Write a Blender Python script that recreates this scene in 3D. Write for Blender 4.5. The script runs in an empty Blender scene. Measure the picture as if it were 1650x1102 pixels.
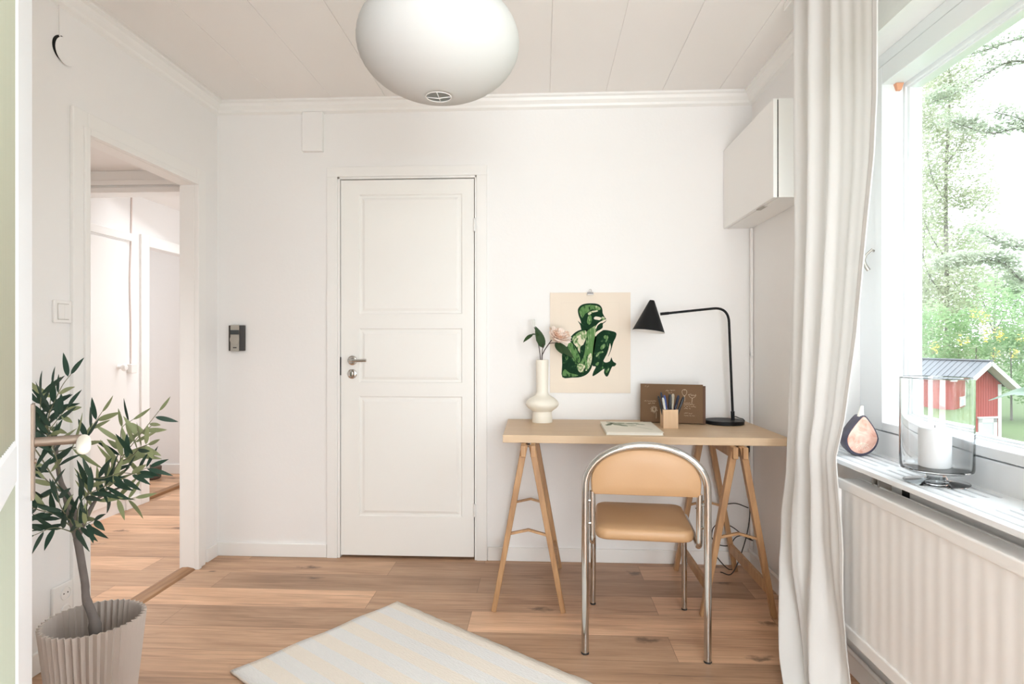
import bpy, math, random
from mathutils import Vector, Matrix
R = math.radians
sc = bpy.context.scene
COL = sc.collection

# ------------------------------------------------------------------ camera, sky, lights, exposure
cam = bpy.data.cameras.new('camera'); camo = bpy.data.objects.new('camera', cam); COL.objects.link(camo)
cam.sensor_width = 36.0; cam.lens = 980/1650*36.0; cam.clip_start = 0.02; cam.clip_end = 400
camo.location = (0, 0, 1.175); camo.rotation_euler = (R(90), 0, math.atan(50/980))
sc.camera = camo
sc.view_settings.view_transform = 'Standard'; sc.view_settings.look = 'None'
sc.view_settings.gamma = 1.0; sc.view_settings.use_curve_mapping = False
sc.view_settings.exposure = 0.53
w = bpy.data.worlds.new('overcast_sky'); sc.world = w; w.use_nodes = True
bg = w.node_tree.nodes['Background']; bg.inputs[0].default_value = (0.84, 0.93, 1.0, 1); bg.inputs[1].default_value = 3.9
sc.cycles.use_denoising = True
sc.cycles.max_bounces = 14; sc.cycles.diffuse_bounces = 8; sc.cycles.transparent_max_bounces = 24
sc.cycles.sample_clamp_indirect = 8.0

def area(name, loc, rot, sx, sy, power, color=(1, 1, 1), portal=False, spread=180):
    l = bpy.data.lights.new(name, 'AREA'); l.shape = 'RECTANGLE'; l.size = sx; l.size_y = sy; l.energy = power; l.color = color; l.spread = R(spread)
    if portal: l.cycles.is_portal = True
    o = bpy.data.objects.new(name, l); COL.objects.link(o); o.location = loc; o.rotation_euler = rot
    return o
area('window_portal', (1.36, 1.35, 1.48), (0, R(90), 0), 1.3, 1.75, 1.0, portal=True)
area('doorway_fill', (0.58, -1.6, 1.15), (R(126), 0, R(6)), 1.45, 2.0, 92.0, (0.87, 0.95, 1.0))  # added fill lamp behind the view, brightens the room; no source seen
area('hall_fill', (-2.38, 2.25, 2.17), (0, 0, 0), 0.7, 0.8, 6.5, (0.92, 0.96, 1.0), spread=95)  # added overhead fill that lightens the near hall floor, out of view
area('far_room_fill', (-4.6, 4.6, 1.25), (0, R(-90), 0), 1.6, 1.2, 10.0, (0.92, 0.96, 1.0))  # unseen lamp added to brighten the room beyond the hall
area('far_hall_fill', (-1.95, 4.6, 1.2), (0, R(90), 0), 1.8, 1.2, 4.2, (0.92, 0.96, 1.0))  # added out of view to whiten the far stretch of hall wall
area('far_hall_floor_fill', (-2.40, 4.30, 2.12), (R(-15), 0, 0), 0.9, 1.0, 5.0, (0.94, 0.97, 1.0), spread=110)  # added downlight for the floor past the beam; no known fitting there

# ------------------------------------------------------------------ mesh builder
ORIG = {}
class MB:
    def __init__(s): s.v = []; s.f = []; s.mi = []
    def add(s, vs, fs, m=0, M=None):
        b = len(s.v)
        s.v += [tuple(M @ Vector(p)) if M is not None else tuple(p) for p in vs]
        for f in fs: s.f.append(tuple(i+b for i in f)); s.mi.append(m)
        return s
    def box(s, x0, x1, y0, y1, z0, z1, m=0, M=None):
        if x0 > x1: x0, x1 = x1, x0
        if y0 > y1: y0, y1 = y1, y0
        if z0 > z1: z0, z1 = z1, z0
        return s.add([(x0,y0,z0),(x1,y0,z0),(x1,y1,z0),(x0,y1,z0),(x0,y0,z1),(x1,y0,z1),(x1,y1,z1),(x0,y1,z1)],
              [(0,3,2,1),(4,5,6,7),(0,1,5,4),(1,2,6,5),(2,3,7,6),(3,0,4,7)], m, M)
    def beam(s, a, b, w0, h0, w1=None, h1=None, up=(0,0,1), m=0):
        a = Vector(a); b = Vector(b); d = (b-a).normalized(); up = Vector(up)
        x = d.cross(up).normalized(); y = x.cross(d).normalized()
        w1 = w1 or w0; h1 = h1 or h0
        vs = []
        for p, ww, hh in ((a, w0, h0), (b, w1, h1)):
            for sx, sy in ((-1,-1),(1,-1),(1,1),(-1,1)): vs.append(p + x*sx*ww/2 + y*sy*hh/2)
        return s.add(vs, [(3,2,1,0),(4,5,6,7),(0,1,5,4),(1,2,6,5),(2,3,7,6),(3,0,4,7)], m)
    def tube(s, pts, r, n=10, m=0, M=None, cap=True):
        pts = [Vector(p) for p in pts]; k = len(pts)
        rr = r if isinstance(r, (list, tuple)) else [r]*k
        t0 = (pts[1]-pts[0]).normalized()
        nrm = t0.orthogonal().normalized(); vs = []; fs = []
        for i, p in enumerate(pts):
            t = (pts[min(i+1,k-1)]-pts[max(i-1,0)]).normalized()
            nrm = (nrm - t*nrm.dot(t)).normalized(); bn = t.cross(nrm)
            for j in range(n):
                a = 2*math.pi*j/n; vs.append(p + (nrm*math.cos(a)+bn*math.sin(a))*rr[i])
        for i in range(k-1):
            for j in range(n):
                a = i*n+j; b = i*n+(j+1)%n; fs.append((a, b, b+n, a+n))
        if cap: fs.append(tuple(range(n-1,-1,-1))); fs.append(tuple(range((k-1)*n, k*n)))
        return s.add(vs, fs, m, M)
    def lathe(s, prof, n=32, m=0, M=None, cap0=True, cap1=True):
        vs = []; fs = []; k = len(prof)
        for r, z in prof:
            for j in range(n):
                a = 2*math.pi*j/n; vs.append((r*math.cos(a), r*math.sin(a), z))
        for i in range(k-1):
            for j in range(n):
                a = i*n+j; b = i*n+(j+1)%n; fs.append((a, b, b+n, a+n))
        if cap0: fs.append(tuple(range(n-1,-1,-1)))
        if cap1: fs.append(tuple(range((k-1)*n, k*n)))
        return s.add(vs, fs, m, M)
    def prism(s, poly, d0, d1, m=0, M=None):
        n = len(poly)
        ar = sum(poly[i][0]*poly[(i+1)%n][1]-poly[(i+1)%n][0]*poly[i][1] for i in range(n))
        if ar < 0: poly = poly[::-1]
        vs = [(x,y,d0) for x,y in poly]+[(x,y,d1) for x,y in poly]
        fs = [tuple(range(n-1,-1,-1)), tuple(range(n,2*n))]+[(i,(i+1)%n,(i+1)%n+n,i+n) for i in range(n)]
        return s.add(vs, fs, m, M)
    def grid(s, fn, nu, nv, m=0, M=None):
        vs = [fn(i/nu, j/nv) for i in range(nu+1) for j in range(nv+1)]
        fs = [(i*(nv+1)+j, (i+1)*(nv+1)+j, (i+1)*(nv+1)+j+1, i*(nv+1)+j+1) for i in range(nu) for j in range(nv)]
        return s.add(vs, fs, m, M)
    def build(s, name, mats, parent=None, smooth=None, bevel=None, seg=2, origin=None, solid=None, sub=None):
        if not isinstance(mats, (list, tuple)): mats = [mats]
        if parent is not None: o0 = ORIG[parent.name]
        elif origin is not None: o0 = Vector(origin)
        else:
            xs, ys, zs = zip(*s.v); o0 = Vector(((min(xs)+max(xs))/2, (min(ys)+max(ys))/2, min(zs)))
        me = bpy.data.meshes.new(name)
        me.from_pydata([tuple(Vector(p)-o0) for p in s.v], [], s.f)
        for m in mats: me.materials.append(m)
        for p, i in zip(me.polygons, s.mi): p.material_index = i
        if smooth:
            for p in me.polygons: p.use_smooth = True
            if smooth is not True: me.set_sharp_from_angle(angle=R(smooth))
        me.update()
        o = bpy.data.objects.new(name, me); COL.objects.link(o); ORIG[o.name] = o0
        if parent is not None: o.parent = parent
        else: o.location = o0
        if solid:
            md = o.modifiers.new('thickness', 'SOLIDIFY'); md.thickness = solid; md.offset = 0
        if bevel:
            md = o.modifiers.new('bevel', 'BEVEL'); md.width = bevel; md.segments = seg; md.limit_method = 'ANGLE'; md.angle_limit = R(40)
        if sub:
            md = o.modifiers.new('sub', 'SUBSURF'); md.levels = sub; md.render_levels = sub
        return o

def tag(o, label, cat=None, group=None, kind=None):
    o['label'] = label
    if cat: o['category'] = cat
    if group: o['group'] = group
    if kind: o['kind'] = kind
    return o
def root(name, loc, label, cat, group=None, rotz=0.0, local=False, kind=None):
    o = bpy.data.objects.new(name, None); COL.objects.link(o); o.location = loc; o.rotation_euler = (0, 0, rotz)
    o.empty_display_size = 0.05
    ORIG[o.name] = Vector((0,0,0)) if local else Vector(loc)
    return tag(o, label, cat, group, kind)
def struct(o, label, cat): return tag(o, label, cat, kind='structure')
def smoothpath(pts, n=6):
    P = [Vector(p) for p in pts]; P = [2*P[0]-P[1]]+P+[2*P[-1]-P[-2]]; out = []
    for i in range(1, len(P)-2):
        for k in range(n):
            t = k/n; a, b, c, d = P[i-1:i+3]
            out.append(0.5*((2*b)+(c-a)*t+(2*a-5*b+4*c-d)*t*t+(3*b-a-3*c+d)*t**3))
    out.append(P[-2]); return out
def fillet(pts, r, n=6):
    P = [Vector(p) for p in pts]; out = [P[0]]
    for i in range(1, len(P)-1):
        a, b, c = P[i-1:i+2]; u = (a-b).normalized(); v = (c-b).normalized()
        rr = r[i-1] if isinstance(r, (list, tuple)) else r
        d = rr/math.tan(u.angle(v)/2); p0 = b+u*d; p1 = b+v*d
        for k in range(n+1):
            t = k/n; out.append((1-t)**2*p0+2*t*(1-t)*b+t*t*p1)
    out.append(P[-1]); return out

# ------------------------------------------------------------------ materials
def mat(name, col, rough=0.5, metal=0.0, bump=None, var=None, spec=0.5, coat=0.0):
    m = bpy.data.materials.new(name); m.use_nodes = True; nt = m.node_tree; b = nt.nodes['Principled BSDF']
    b.inputs['Base Color'].default_value = (*col, 1); b.inputs['Roughness'].default_value = rough; b.inputs['Metallic'].default_value = metal
    b.inputs['Specular IOR Level'].default_value = spec
    if coat: b.inputs['Coat Weight'].default_value = coat
    tc = nt.nodes.new('ShaderNodeTexCoord')
    if var:
        sca, c2 = var
        n = nt.nodes.new('ShaderNodeTexNoise'); n.inputs['Scale'].default_value = sca; n.inputs['Detail'].default_value = 4
        nt.links.new(tc.outputs['Object'], n.inputs['Vector'])
        mx = nt.nodes.new('ShaderNodeMix'); mx.data_type = 'RGBA'
        mx.inputs[6].default_value = (*col, 1); mx.inputs[7].default_value = (*c2, 1)
        nt.links.new(n.outputs['Fac'], mx.inputs[0]); nt.links.new(mx.outputs[2], b.inputs['Base Color'])
    if bump:
        sca, st = bump
        n = nt.nodes.new('ShaderNodeTexNoise'); n.inputs['Scale'].default_value = sca; n.inputs['Detail'].default_value = 3
        nt.links.new(tc.outputs['Object'], n.inputs['Vector'])
        bp = nt.nodes.new('ShaderNodeBump'); bp.inputs['Strength'].default_value = st; bp.inputs['Distance'].default_value = 0.002
        nt.links.new(n.outputs['Fac'], bp.inputs['Height']); nt.links.new(bp.outputs['Normal'], b.inputs['Normal'])
    return m
WALL = mat('wall_paint', (0.85, 0.835, 0.82), 0.75, bump=(60, 0.25))
CEIL = mat('ceiling_paint', (0.85, 0.825, 0.80), 0.8, bump=(40, 0.15))
TRIM = mat('trim_paint', (0.855, 0.84, 0.815), 0.4)
DOORP = mat('door_paint', (0.86, 0.845, 0.81), 0.35)
GLOSSW = mat('window_paint', (0.79, 0.80, 0.81), 0.35)
RADW = mat('radiator_enamel', (0.83, 0.81, 0.79), 0.3)
PLASTIC = mat('white_plastic', (0.84, 0.82, 0.795), 0.35)
BLACKM = mat('black_metal', (0.007, 0.007, 0.0075), 0.5, spec=0.25)
BLACKP = mat('black_plastic', (0.02, 0.018, 0.017), 0.5)
GREYM = mat('satin_grey_metal', (0.45, 0.42, 0.38), 0.4, 0.6)
CHROME = mat('chrome', (0.60, 0.595, 0.58), 0.10, 1.0)
BRASS = mat('aged_brass', (0.26, 0.20, 0.155), 0.45, 0.6)
DARKGAP = mat('dark_gap', (0.02, 0.018, 0.016), 0.9)
CREAM = mat('cream_ceramic', (0.83, 0.78, 0.68), 0.55)
TAN = mat('tan_leatherette', (0.49, 0.29, 0.148), 0.45, bump=(250, 0.12), var=(6, (0.445, 0.26, 0.13)))
WAX = mat('white_wax', (0.86, 0.86, 0.86), 0.5)
PAPERW = mat('cream_paper', (0.80, 0.70, 0.59), 0.9)
BARK = mat('grey_bark', (0.15, 0.125, 0.115), 0.85, bump=(80, 0.8), var=(30, (0.22, 0.19, 0.17)))
STEMG = mat('twig_green', (0.20, 0.20, 0.12), 0.7)
STEMB = mat('dark_stem', (0.05, 0.025, 0.02), 0.6)
LEAFD = mat('dark_leaf', (0.030, 0.062, 0.020), 0.55, spec=0.25)
CARD = mat('brown_card', (0.155, 0.085, 0.04), 0.8, bump=(200, 0.1))
CHALK = mat('cream_ink', (0.62, 0.50, 0.36), 0.8)
PLANTER = mat('grey_beige_planter', (0.50, 0.43, 0.38), 0.55)
SOIL = mat('dark_filler', (0.06, 0.05, 0.045), 0.95)
DARKWOOD = mat('dark_wood', (0.09, 0.055, 0.04), 0.6)

def wood(name, c1, c2, scale=(2, 30, 30), rough=0.45, rot=(0,0,0)):
    m = bpy.data.materials.new(name); m.use_nodes = True; nt = m.node_tree; b = nt.nodes['Principled BSDF']; b.inputs['Roughness'].default_value = rough
    tc = nt.nodes.new('ShaderNodeTexCoord'); mp = nt.nodes.new('ShaderNodeMapping'); mp.inputs['Scale'].default_value = scale; mp.inputs['Rotation'].default_value = rot
    nt.links.new(tc.outputs['Object'], mp.inputs[0])
    n = nt.nodes.new('ShaderNodeTexNoise'); n.inputs['Scale'].default_value = 1.6; n.inputs['Detail'].default_value = 6; n.inputs['Distortion'].default_value = 0.4
    nt.links.new(mp.outputs[0], n.inputs['Vector'])
    cr = nt.nodes.new('ShaderNodeValToRGB'); cr.color_ramp.elements[0].position = 0.3; cr.color_ramp.elements[1].position = 0.7
    cr.color_ramp.elements[0].color = (*c2, 1); cr.color_ramp.elements[1].color = (*c1, 1)
    nt.links.new(n.outputs['Fac'], cr.inputs[0]); nt.links.new(cr.outputs[0], b.inputs['Base Color'])
    return m
DESKW = wood('pale_oak_veneer', (0.62, 0.45, 0.29), (0.54, 0.38, 0.235))
PINE = wood('oiled_pine', (0.50, 0.29, 0.135), (0.33, 0.17, 0.075), (30, 30, 3))
BEECH = wood('beech_wood', (0.66, 0.45, 0.27), (0.58, 0.38, 0.22), (25, 25, 3))
THRESH = wood('threshold_oak', (0.36, 0.19, 0.085), (0.22, 0.105, 0.045), (40, 3, 40))

def floor_mat():
    m = bpy.data.materials.new('oak_laminate'); m.use_nodes = True; nt = m.node_tree; L = nt.links; b = nt.nodes['Principled BSDF']
    b.inputs['Roughness'].default_value = 0.42
    N = nt.nodes.new
    tc = N('ShaderNodeTexCoord')
    mp = N('ShaderNodeMapping'); mp.inputs['Location'].default_value = (0.31, 0.045, 0)
    L.new(tc.outputs['Object'], mp.inputs[0])
    br = N('ShaderNodeTexBrick'); br.offset = 0.37; br.offset_frequency = 2; br.squash = 1.0
    br.inputs['Scale'].default_value = 1.0; br.inputs['Brick Width'].default_value = 1.28; br.inputs['Row Height'].default_value = 0.192
    br.inputs['Mortar Size'].default_value = 0.0011; br.inputs['Mortar Smooth'].default_value = 0.3; br.inputs['Bias'].default_value = 0.0
    br.inputs['Color1'].default_value = (0, 0, 0, 1); br.inputs['Color2'].default_value = (1, 1, 1, 1); br.inputs['Mortar'].default_value = (0.5, 0.5, 0.5, 1)
    L.new(mp.outputs[0], br.inputs['Vector'])
    # every plank gets its own grain: shift the grain by the plank's random value
    sep = N('ShaderNodeSeparateColor'); L.new(br.outputs['Color'], sep.inputs[0])
    sh = N('ShaderNodeVectorMath'); sh.operation = 'MULTIPLY_ADD'; sh.inputs[1].default_value = (1, 1, 1)
    cmb = N('ShaderNodeCombineXYZ')
    mul = N('ShaderNodeMath'); mul.operation = 'MULTIPLY'; mul.inputs[1].default_value = 7.3; L.new(sep.outputs[0], mul.inputs[0])
    L.new(mul.outputs[0], cmb.inputs[0]); L.new(mul.outputs[0], cmb.inputs[2])
    L.new(tc.outputs['Object'], sh.inputs[0]); L.new(cmb.outputs[0], sh.inputs[2])
    gm = N('ShaderNodeMapping'); gm.inputs['Scale'].default_value = (1.3, 22, 1); L.new(sh.outputs[0], gm.inputs[0])
    g1 = N('ShaderNodeTexNoise'); g1.inputs['Scale'].default_value = 2.2; g1.inputs['Detail'].default_value = 8; g1.inputs['Roughness'].default_value = 0.62; g1.inputs['Distortion'].default_value = 0.9
    L.new(gm.outputs[0], g1.inputs['Vector'])
    gb = N('ShaderNodeMapping'); gb.inputs['Scale'].default_value = (0.9, 5, 1); L.new(sh.outputs[0], gb.inputs[0])
    g2 = N('ShaderNodeTexNoise'); g2.inputs['Scale'].default_value = 1.6; g2.inputs['Detail'].default_value = 3; g2.inputs['Distortion'].default_value = 0.6
    L.new(gb.outputs[0], g2.inputs['Vector'])
    cr = N('ShaderNodeValToRGB'); e = cr.color_ramp.elements
    e[0].position = 0.30; e[0].color = (0.27, 0.138, 0.072, 1); e[1].position = 0.66; e[1].color = (0.62, 0.385, 0.232, 1)
    x = cr.color_ramp.elements.new(0.46); x.color = (0.46, 0.265, 0.150, 1)
    mixg = N('ShaderNodeMix'); mixg.data_type = 'FLOAT'; mixg.inputs[0].default_value = 0.5
    L.new(g1.outputs['Fac'], mixg.inputs[2]); L.new(g2.outputs['Fac'], mixg.inputs[3]); L.new(mixg.outputs[0], cr.inputs[0])
    hs = N('ShaderNodeHueSaturation'); hs.inputs['Saturation'].default_value = 0.95
    fm = N('ShaderNodeMapping'); fm.inputs['Scale'].default_value = (2.2, 95, 1); L.new(sh.outputs[0], fm.inputs[0])
    fn_ = N('ShaderNodeTexNoise'); fn_.inputs['Scale'].default_value = 2.5; fn_.inputs['Detail'].default_value = 5; fn_.inputs['Roughness'].default_value = 0.7; L.new(fm.outputs[0], fn_.inputs['Vector'])
    vr = N('ShaderNodeMapRange'); vr.inputs[3].default_value = 0.80; vr.inputs[4].default_value = 1.36; L.new(sep.outputs[0], vr.inputs[0])
    fr = N('ShaderNodeMapRange'); fr.inputs[1].default_value = 0.3; fr.inputs[2].default_value = 0.7; fr.inputs[3].default_value = 0.82; fr.inputs[4].default_value = 1.14; L.new(fn_.outputs['Fac'], fr.inputs[0])
    vm = N('ShaderNodeMath'); vm.operation = 'MULTIPLY'; L.new(vr.outputs[0], vm.inputs[0]); L.new(fr.outputs[0], vm.inputs[1]); L.new(vm.outputs[0], hs.inputs['Value']); L.new(cr.outputs[0], hs.inputs['Color'])
    # knots: sparse, stretched along the plank
    km = N('ShaderNodeMapping'); km.inputs['Scale'].default_value = (2.6, 6.5, 1); L.new(sh.outputs[0], km.inputs[0])
    kd = N('ShaderNodeTexNoise'); kd.inputs['Scale'].default_value = 24; kd.inputs['Detail'].default_value = 3
    L.new(sh.outputs[0], kd.inputs['Vector'])
    ka = N('ShaderNodeVectorMath'); ka.operation = 'MULTIPLY_ADD'; ka.inputs[1].default_value = (0.34, 0.40, 0.0); L.new(kd.outputs['Color'], ka.inputs[0]); L.new(km.outputs[0], ka.inputs[2])
    kv = N('ShaderNodeTexVoronoi'); kv.voronoi_dimensions = '2D'; kv.inputs['Scale'].default_value = 0.85; kv.inputs['Randomness'].default_value = 1.0; L.new(ka.outputs[0], kv.inputs['Vector'])
    kr = N('ShaderNodeValToRGB'); kr.color_ramp.elements[0].position = 0.035; kr.color_ramp.elements[0].color = (1,1,1,1); kr.color_ramp.elements[1].position = 0.14; kr.color_ramp.elements[1].color = (0,0,0,1)
    L.new(kv.outputs['Distance'], kr.inputs[0])
    # only some cells carry a knot
    ks = N('ShaderNodeSeparateColor'); L.new(kv.outputs['Color'], ks.inputs[0])
    gt = N('ShaderNodeMath'); gt.operation = 'GREATER_THAN'; gt.inputs[1].default_value = 0.66; L.new(ks.outputs[0], gt.inputs[0])
    kk = N('ShaderNodeMath'); kk.operation = 'MULTIPLY'; L.new(kr.outputs[0], kk.inputs[0]); L.new(gt.outputs[0], kk.inputs[1])
    k2 = N('ShaderNodeMath'); k2.operation = 'MULTIPLY'; k2.inputs[1].default_value = 0.72; L.new(kk.outputs[0], k2.inputs[0])
    m1 = N('ShaderNodeMix'); m1.data_type = 'RGBA'; m1.inputs[7].default_value = (0.065, 0.032, 0.02, 1)
    L.new(k2.outputs[0], m1.inputs[0]); L.new(hs.outputs[0], m1.inputs[6])
    # dark mineral streaks
    sm = N('ShaderNodeMapping'); sm.inputs['Scale'].default_value = (0.8, 26, 1); L.new(sh.outputs[0], sm.inputs[0])
    sn = N('ShaderNodeTexNoise'); sn.inputs['Scale'].default_value = 1.7; sn.inputs['Detail'].default_value = 4; sn.inputs['Distortion'].default_value = 0.5; L.new(sm.outputs[0], sn.inputs['Vector'])
    sr = N('ShaderNodeValToRGB'); sr.color_ramp.elements[0].position = 0.62; sr.color_ramp.elements[0].color = (0,0,0,1); sr.color_ramp.elements[1].position = 0.74; sr.color_ramp.elements[1].color = (0.6,0.6,0.6,1)
    L.new(sn.outputs['Fac'], sr.inputs[0])
    m3 = N('ShaderNodeMix'); m3.data_type = 'RGBA'; m3.inputs[7].default_value = (0.13, 0.07, 0.045, 1); L.new(sr.outputs[0], m3.inputs[0]); L.new(m1.outputs[2], m3.inputs[6])
    m2 = N('ShaderNodeMix'); m2.data_type = 'RGBA'; m2.inputs[7].default_value = (0.12, 0.065, 0.04, 1)
    mf = N('ShaderNodeMath'); mf.operation = 'MULTIPLY'; mf.inputs[1].default_value = 0.75; L.new(br.outputs['Fac'], mf.inputs[0])
    L.new(mf.outputs[0], m2.inputs[0]); L.new(m3.outputs[2], m2.inputs[6]); L.new(m2.outputs[2], b.inputs['Base Color'])
    bp = N('ShaderNodeBump'); bp.inputs['Strength'].default_value = 0.06; bp.inputs['Distance'].default_value = 0.002; L.new(g1.outputs['Fac'], bp.inputs['Height']); L.new(bp.outputs[0], b.inputs['Normal'])
    return m
FLOORM = floor_mat()

def cloth_mat(name, col, trans=0.4, weave=900):
    m = bpy.data.materials.new(name); m.use_nodes = True; nt = m.node_tree; nt.nodes.remove(nt.nodes['Principled BSDF'])
    out = nt.nodes['Material Output']; d = nt.nodes.new('ShaderNodeBsdfDiffuse'); t = nt.nodes.new('ShaderNodeBsdfTranslucent'); mx = nt.nodes.new('ShaderNodeMixShader')
    d.inputs[0].default_value = (*col, 1); t.inputs[0].default_value = (*col, 1); mx.inputs[0].default_value = trans
    tc = nt.nodes.new('ShaderNodeTexCoord'); n = nt.nodes.new('ShaderNodeTexNoise'); n.inputs['Scale'].default_value = weave; n.inputs['Detail'].default_value = 2
    mp = nt.nodes.new('ShaderNodeMapping'); mp.inputs['Scale'].default_value = (1, 1, 0.25)
    nt.links.new(tc.outputs['Object'], mp.inputs[0]); nt.links.new(mp.outputs[0], n.inputs['Vector'])
    bp = nt.nodes.new('ShaderNodeBump'); bp.inputs['Strength'].default_value = 0.15; bp.inputs['Distance'].default_value = 0.001
    nt.links.new(n.outputs['Fac'], bp.inputs['Height']); nt.links.new(bp.outputs[0], d.inputs['Normal'])
    nt.links.new(d.outputs[0], mx.inputs[1]); nt.links.new(t.outputs[0], mx.inputs[2]); nt.links.new(mx.outputs[0], out.inputs[0])
    return m
LINEN = cloth_mat('white_linen', (0.86, 0.85, 0.835), 0.31, 500)
RICEP = cloth_mat('rice_paper', (0.80, 0.795, 0.78), 0.36, 120)

def glass_mat(name, col=(1,1,1), refl=0.08, tint_rough=0.0, veil=0.0):
    m = bpy.data.materials.new(name); m.use_nodes = True; nt = m.node_tree; nt.nodes.remove(nt.nodes['Principled BSDF'])
    out = nt.nodes['Material Output']; t = nt.nodes.new('ShaderNodeBsdfTransparent'); t.inputs[0].default_value = (*col, 1)
    g = nt.nodes.new('ShaderNodeBsdfGlossy'); g.inputs['Roughness'].default_value = tint_rough; g.inputs[0].default_value = (1,1,1,1)
    lw = nt.nodes.new('ShaderNodeLayerWeight'); lw.inputs[0].default_value = 0.5
    pw = nt.nodes.new('ShaderNodeMath'); pw.operation = 'POWER'; pw.inputs[1].default_value = 4.0
    ml = nt.nodes.new('ShaderNodeMath'); ml.operation = 'MULTIPLY_ADD'; ml.inputs[1].default_value = 0.4; ml.inputs[2].default_value = refl*0.25; ml.use_clamp = True
    nt.links.new(lw.outputs['Facing'], pw.inputs[0]); nt.links.new(pw.outputs[0], ml.inputs[0])
    mx = nt.nodes.new('ShaderNodeMixShader'); nt.links.new(ml.outputs[0], mx.inputs[0]); nt.links.new(t.outputs[0], mx.inputs[1]); nt.links.new(g.outputs[0], mx.inputs[2])
    last = mx
    if veil:
        d = nt.nodes.new('ShaderNodeBsdfTranslucent'); d.inputs[0].default_value = (0.9,0.9,0.9,1)
        m2 = nt.nodes.new('ShaderNodeMixShader'); m2.inputs[0].default_value = veil; nt.links.new(mx.outputs[0], m2.inputs[1]); nt.links.new(d.outputs[0], m2.inputs[2]); last = m2
    nt.links.new(last.outputs[0], out.inputs[0]); return m
PANE = glass_mat('window_glass', (0.985, 0.99, 0.99), 0.05)
CLEAR = bpy.data.materials.new('clear_glass'); CLEAR.use_nodes = True; _b = CLEAR.node_tree.nodes['Principled BSDF']
_b.inputs['Base Color'].default_value = (0.985, 0.99, 0.99, 1); _b.inputs['Transmission Weight'].default_value = 1.0; _b.inputs['Roughness'].default_value = 0.0; _b.inputs['IOR'].default_value = 1.45

# ------------------------------------------------------------------ room shell
XL, XR, YB, ZC = -1.796, 1.10, 3.269, 2.49
SF = MB().box(-5.6, 1.40, -3.1, 5.4, -0.06, 0.0)
struct(SF.build('floor', FLOORM, origin=(0,0,0)), 'oak laminate plank floor running through room and hall', 'floor')

m = MB()                                              # ceiling: panels with fine joints
m.box(-1.87, 1.40, -0.1, 3.40, 2.4935, 2.56)
x = -1.796
edges = [XL-0.05] + [0.036+0.2932*k for k in range(-6, 4)] + [XR+0.02]
for a, b in zip(edges[:-1], edges[1:]): m.box(a+0.0006, b-0.0006, 0.05, YB+0.02, ZC, 2.4936)
struct(m.build('ceiling', CEIL, bevel=0.0010, seg=1), 'white panelled ceiling with fine joints', 'ceiling')

m = MB()                                              # back wall with door opening
m.box(XL-0.1, -1.113, YB, YB+0.1, 0, 2.56); m.box(-0.356, XR+0.3, YB, YB+0.1, 0, 2.56); m.box(-1.113, -0.356, YB, YB+0.1, 2.07, 2.56)
m.box(-1.2, -0.3, YB+0.1, YB+0.14, 0, 2.2)
struct(m.build('wall_back', WALL), 'white back wall behind desk and panel door', 'wall')
m = MB()                                              # left wall with hall opening
m.box(XL-0.07, XL, -0.1, 2.288, 0, 2.56); m.box(XL-0.07, XL, 3.062, YB+0.05, 0, 2.56); m.box(XL-0.07, XL, 2.288, 3.062, 1.997, 2.56)
struct(m.build('wall_left', WALL), 'white left wall with doorway to the hall', 'wall')
m = MB()                                              # right wall with window recess
WY0, WY1, WZ0, WZ1 = 0.42, 2.37, 0.764, 2.195
m.box(XR, 1.36, -0.1, WY0, 0, 2.56); m.box(XR, 1.36, WY1, YB+0.1, 0, 2.56); m.box(XR, 1.36, WY0, WY1, 0, WZ0); m.box(XR, 1.36, WY0, WY1, WZ1, 2.56)
struct(m.build('wall_right', WALL), 'white right wall with window recess', 'wall')
m = MB()                                              # rear wall with the doorway the view comes through
m.box(XL-0.07, -0.24, -0.05, 0.05, 0, 2.56); m.box(0.95, XR+0.1, -0.05, 0.05, 0, 2.56); m.box(-0.24, 0.95, -0.05, 0.05, 2.44, 2.56)
m.box(-0.95, -0.90, -3.0, -0.05, 0, 2.56); m.box(1.35, 1.40, -3.0, -0.05, 0, 2.56); m.box(-0.95, 1.40, -3.05, -3.0, 0, 2.56); m.box(-0.95, 1.40, -3.0, -0.05, 2.5, 2.56)
struct(m.build('wall_rear', WALL), 'white wall behind the viewer with open doorway', 'wall')
# hall beyond the doorway
m = MB()
m.box(-2.99, -2.91, 1.5, 4.34, 0, 2.3); m.box(-2.99, -2.91, 4.34, 5.2, 1.875, 2.3); m.box(-2.99, -2.91, 5.2, 5.35, 0, 2.3)
struct(m.build('wall_hall_left', WALL), 'white hall wall with closed door and open doorway', 'wall')
m = MB(); m.box(-5.5, -1.8, 5.27, 5.36, 0, 2.3)
struct(m.build('wall_hall_far', WALL), 'white wall at the far end of hall and next room', 'wall')
m = MB(); m.box(XL-0.10, XL-0.07, YB, 5.3, 0, 2.3); m.box(-2.99, XL-0.07, 1.45, 1.5, 0, 2.3)
m.box(-5.5, -5.45, 3.6, 5.3, 0, 2.3); m.box(-5.5, -2.99, 3.55, 3.6, 0, 2.3)
struct(m.build('wall_hall_side', WALL), 'white side walls closing the hall', 'wall')
m = MB(); m.box(-5.5, XL-0.07, 1.45, 5.36, 2.225, 2.3)
struct(m.build('ceiling_hall', CEIL), 'low white hall ceiling', 'ceiling')
m = MB(); m.box(-2.91, XL-0.07, 3.60, 3.70, 2.115, 2.225); m.box(-2.91, XL-0.07, 3.585, 3.60, 2.133, 2.165); m.box(-2.91, XL-0.07, 3.585, 3.715, 2.087, 2.12)
struct(m.build('trim_1', TRIM, bevel=0.004), 'white moulded beam across the hall under its ceiling', 'beam')

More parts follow.
